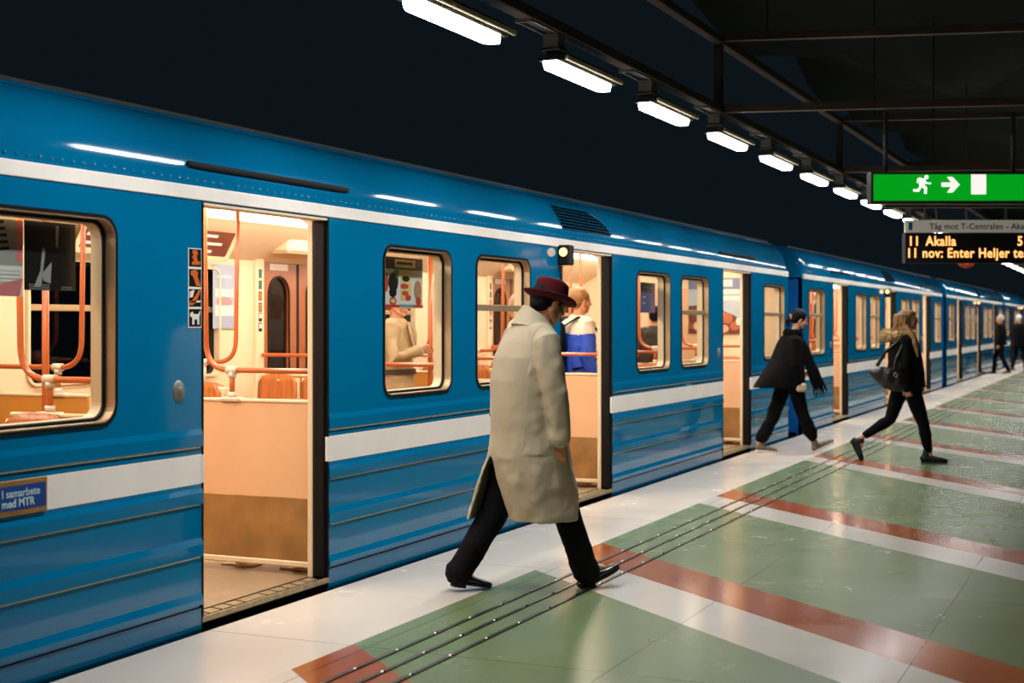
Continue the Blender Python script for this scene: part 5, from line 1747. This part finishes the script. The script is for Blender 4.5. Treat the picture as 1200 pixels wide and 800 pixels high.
    core = [V(-0.015 - 0.04 * (0.5 - 0.5 * math.cos(a)) + 0.135 * math.cos(a), 0.145 * math.sin(a), 1.40 + 0.02 * math.cos(a) + 0.03 * (0.5 - 0.5 * math.cos(a))) for a in [R(30 + 300 * q / 24) for q in range(25)]]
    fur.loft(core, [0.036 + 0.012 * (0.5 - 0.5 * math.cos(R(30 + 300 * q / 24))) for q in range(25)], 10, 0)
    fur.build('fur_collar', M['fur'], jacket)
    zp = MB()
    for z_, y_ in ((0.84, -0.22), (0.845, 0.0)):
        zp.ell(V(0.04 + (0.205 if y_ == 0 else 0.0), y_, z_), (0.009, 0.009, 0.009), 0, None, 8, 6)
    zp.build('jacket_snap', M['steel'], jacket)
    return root, Q, J
froot, FQ, FJ = woman_fur()
bag = empty('shoulder_bag'); bag.location = froot.location; bag.rotation_euler = froot.rotation_euler
tag(bag, 'black leather shoulder bag with metal rings hanging behind the woman with the fur collar', 'bag')
bb = MB()
B = lambda px, py, y: FQ(px, py, y)
bb.loft([B(1017, 435, -0.235), B(1024, 437, -0.24), B(1034, 442, -0.245), B(1045, 447, -0.245), B(1053, 450, -0.24)], [(0.05, 0.04), (0.065, 0.085), (0.075, 0.115), (0.07, 0.11), (0.045, 0.07)], 18, 0, up=(0, 0, 1))
bme = fuse(bb, 0.007, 2); wrinkle(bme, 0.008, 10, (1, 1, 1), 2)
finish('bag_body', bme, M['bag_leather'], bag)
for yy in (-0.20, -0.275):
    st_ = MB()
    st_.loft([B(1024, 428, yy), B(1033, 412, yy), B(1046, 402, -0.20), B(1056, 397, -0.17)] if yy > -0.25 else [B(1040, 436, yy), B(1044, 418, -0.28), B(1052, 404, -0.235), B(1058, 397, -0.17)], [(0.020, 0.008)] * 4, 10, 0, up=(0, 1, 0))
    st_.build('strap', M['leather'], bag)
rg = MB()
for px, py in ((1031, 434), (1041, 438)):
    c_ = B(px, py, -0.335)
    rg.loft([c_ + V(0.022 * math.cos(2 * math.pi * q / 14), 0, 0.022 * math.sin(2 * math.pi * q / 14)) for q in range(15)], 0.005, 6, cap=False)
rg.build('metal_ring', M['steel'], bag)

# ------------------------------------------------------------------ simpler figures: passengers and people far down the platform
def standing(name, label, loc, yaw_deg, top_m, leg_m, hair_m, skin_m, height=1.75, walk=0.0, armR=None, hair_cap=True, coat_len=0.85, hand=True, tilt=6, voxel=0.010, group=None, heavy=1.0):
    s = height / 1.75
    root = empty(name, loc, R(yaw_deg)); tag(root, label, 'person', group)
    hr = rotm(0, tilt)
    w_ = walk
    S = lambda x, y, z: V(x * s, y * s, z * s)
    J = dict(pelvis=S(0, 0, 0.95), chest=S(0, 0, 1.27), neck=S(0.01, 0, 1.47), head=S(0.03, 0, 1.63), hrot=hr,
             shR=S(0, -0.18, 1.40), elR=S(-0.03, -0.23, 1.12), wrR=S(0.05, -0.22, 0.88), shL=S(0, 0.18, 1.40), elL=S(-0.03, 0.23, 1.12), wrL=S(0.05, 0.22, 0.88),
             hdR=(S(0.1, 0, -1), V(0, 1, 0), -1, (25, 35, 25)), hdL=(S(0.1, 0, -1), V(0, -1, 0), 1, (25, 35, 25)),
             hipR=S(0, -0.09, 0.92), knR=S(0.04 + 0.18 * w_, -0.09, 0.50), anR=S(0.28 * w_, -0.09, 0.09), toeR=S(0.17 + 0.28 * w_, -0.10, 0.03),
             hipL=S(0, 0.09, 0.92), knL=S(0.04 - 0.10 * w_, 0.09, 0.50), anL=S(-0.30 * w_, 0.09, 0.09 + 0.04 * w_), toeL=S(0.17 - 0.30 * w_, 0.10, 0.03))
    if armR: J.update(armR)
    mb, P = body_geo(J, s, False, 0.88)
    finish('body', fuse(mb, voxel * 0.75, 2), skin_m, root)
    hb = MB()
    hb.ell(P(-0.028, 0, 0.040), (0.110 * s, 0.092 * s, 0.097 * s), 0, hr, 16, 10)
    hb.ell(P(-0.058, 0, -0.02), (0.062 * s, 0.082 * s, 0.060 * s), 0, hr, 14, 8)
    hm_ = fuse(hb, voxel, 1); wrinkle(hm_, 0.005, 25)
    finish('hair', hm_, hair_m, root)
    tb_ = MB()
    for sd in 'RL':
        hp, kn, an = J['hip' + sd], J['kn' + sd], J['an' + sd]
        tb_.loft([hp + V(0, 0, 0.05), hp + (kn - hp) * 0.45, kn, an], [0.10 * s, 0.094 * s, 0.072 * s, 0.06 * s], 14)
    tb_.ell(J['pelvis'], (0.12 * s, 0.16 * s, 0.11 * s))
    finish('trousers', fuse(tb_, voxel, 2), leg_m, root)
    for sd in 'RL':
        an = J['an' + sd]
        h_ = V(an.x - 0.07, an.y, 0.0 + max(0, an.z - 0.09 * s)); t_ = V(an.x + 0.20, J['toe' + sd].y, 0.0)
        shoe('shoe', root, h_, t_, V(0, 0, 1), M['sneaker'] if leg_m is not M['shoe_tan'] else M['shoe_tan'], M['under'], 0.046, 0.06, 0.02, 0, False, voxel * 0.8)
    ct = MB()
    q = heavy
    rings = [(1.50 * s, 0.01, 0, 0.075 * s, 0.08 * s), (1.46 * s, 0.005, 0, 0.11 * s, 0.13 * s), (1.41 * s, 0, 0, 0.135 * s * q, 0.195 * s), (1.30 * s, 0, 0, 0.155 * s * q, 0.21 * s), (1.15 * s, 0, 0, 0.16 * s * q, 0.205 * s), (1.0 * s, 0, 0, 0.165 * s * q, 0.205 * s), (coat_len * s, 0, 0, 0.18 * s * q, 0.215 * s)]
    sheet_rings(ct, rings, 40, 0.03)
    for sd, yy in (('R', -1), ('L', 1)):
        sh, el, wr = J['sh' + sd], J['el' + sd], J['wr' + sd]
        ct.loft([sh + V(0, -0.03 * yy, 0.02), sh, el, wr], [0.075 * s, 0.078 * s, 0.066 * s, 0.052 * s], 14)
    cm = fuse(ct, voxel, 3)
    wrinkle(cm, 0.012, 8, (1, 1, 1), 3)
    if isinstance(top_m, tuple):
        o = finish('jacket', cm, list(top_m), root)
        for p in o.data.polygons:
            p.material_index = 0 if p.center.z > 1.345 * s + 0.03 * math.sin(p.center.y * 9) else 1
    else:
        o = finish('jacket', cm, top_m, root)
    return root, J, o

cf = 0.05     # floor of the cars
# passenger in the beige coat, gripping the pole of the second doorway
ARM = dict(shR=V(0.03, -0.18, 1.45), elR=V(0.08, -0.27, 1.19), wrR=V(0.235, -0.06, 1.255), hdR=(V(0.35, 0.9, 0.10), V(0.9, -0.35, 0.0), 1, (55, 60, 50)))
px_, py_ = -1.45, CAR_Y0[0] + (DOORS[1][0] + DOORS[1][1]) / 2
pr, pj, pcoat = standing('person', 'beige-coated passenger holding the pole, seen below a poster in the car window', (-1.735, 11.18, cf), 10, M['beige'], M['trousers'], M['hair_brown'], M['skin_pale'], 1.80, 0, ARM, coat_len=0.62, voxel=0.007)
lp = MB()
for sd in (-1, 1):      # open lapels and the belt
    lp.loft([V(0.145, 0.035 * sd, 1.50), V(0.175, 0.06 * sd, 1.40), V(0.19, 0.03 * sd, 1.28)], [(0.035, 0.010), (0.05, 0.010), (0.02, 0.008)], 8, 0, up=(1, 0, 0))
lme = fuse(lp, 0.006, 1); finish('lapel', lme, M['beige'], pcoat)
bl_ = MB()
sheet_rings(bl_, [(1.09, 0, 0, 0.186, 0.228), (1.045, 0, 0, 0.188, 0.230)], 40, 0.012)
bl_.build('belt', mat('belt_dark', '#3A2A1C', 0.5), pcoat)

# passenger with blue and white jacket and backpack behind the second door
pr2, pj2, pc2 = standing('person', 'passenger in white and blue jacket with backpack, behind the second open door', (-0.70, 13.02, cf), 50, (M['jwhite'], M['jblue']), M['trousers'], M['hair_brown'], M['skin_pale'], 1.84, 0, None, coat_len=0.80, voxel=0.008, tilt=2)
bp_ = empty('backpack', pr2.location, pr2.rotation_euler[2]); tag(bp_, 'black backpack on the passenger in the white and blue jacket', 'backpack')
b = MB()
b.loft([V(-0.25, 0, 1.00), V(-0.27, 0, 1.15), V(-0.26, 0, 1.32), V(-0.22, 0, 1.46)], [(0.15, 0.085), (0.155, 0.10), (0.15, 0.09), (0.11, 0.06)], 18, 0, up=(1, 0, 0))
finish('pack_body', fuse(b, 0.009, 2), M['darkcloth'], bp_)
for sd in (-1, 1):
    st_ = MB()
    st_.loft([V(-0.20, 0.10 * sd, 1.47), V(-0.06, 0.115 * sd, 1.555), V(0.07, 0.12 * sd, 1.53), V(0.165, 0.125 * sd, 1.40), V(0.17, 0.16 * sd, 1.2), V(0.02, 0.23 * sd, 1.08), V(-0.15, 0.17 * sd, 1.05)], [(0.024, 0.008)] * 7, 8)
    st_.build('strap', M['darkcloth'], bp_)
standing('person', 'passenger with pale hair and a cream top standing beyond the one with the backpack', (-1.45, 13.35, cf), 200, M['jwhite'], M['trousers'], mat('grey_hair', '#A8906C', 0.6, vary=0.3), M['skin_pale'], 1.80, 0, None, voxel=0.010)
standing('person', 'passenger in a red jacket, partly seen past the frame of the second open door', (-1.25, 15.75, cf), 240, mat('jacket_red', '#C2402A', 0.7), M['trousers'], M['hair_brown'], M['skin_pale'], 1.74, 0, None, voxel=0.010)
standing('person', 'dark-clothed passenger standing in the aisle, seen through the window past the second door', (-1.45, 17.75, cf), 95, mat('coat_umber', '#2E241A', 0.8), M['trousers'], M['hair_black'], M['skin_pale'], 1.70, 0, None, voxel=0.010)

# people far down the platform
o1, d1 = floor_pt(1173, 437.5)
standing('person', 'person in dark clothes and pale cap walking far down the platform beside the train', o1, math.degrees(YAW) + 150, M['darkcloth'], M['darkcloth'], mat('pale_cap', '#C8BEAA', 0.8), M['skin'], 1.78, 0.8, None, voxel=0.016)
o2, d2 = floor_pt(1194, 434)
standing('person', 'white-haired person in a dark coat far down the platform at the edge of the picture', o2, math.degrees(YAW) + 40, M['darkcloth'], M['darkcloth'], mat('white_hair', '#D8D4CC', 0.7), M['skin'], 1.80, 0.8, None, coat_len=0.75, voxel=0.016, heavy=1.35)
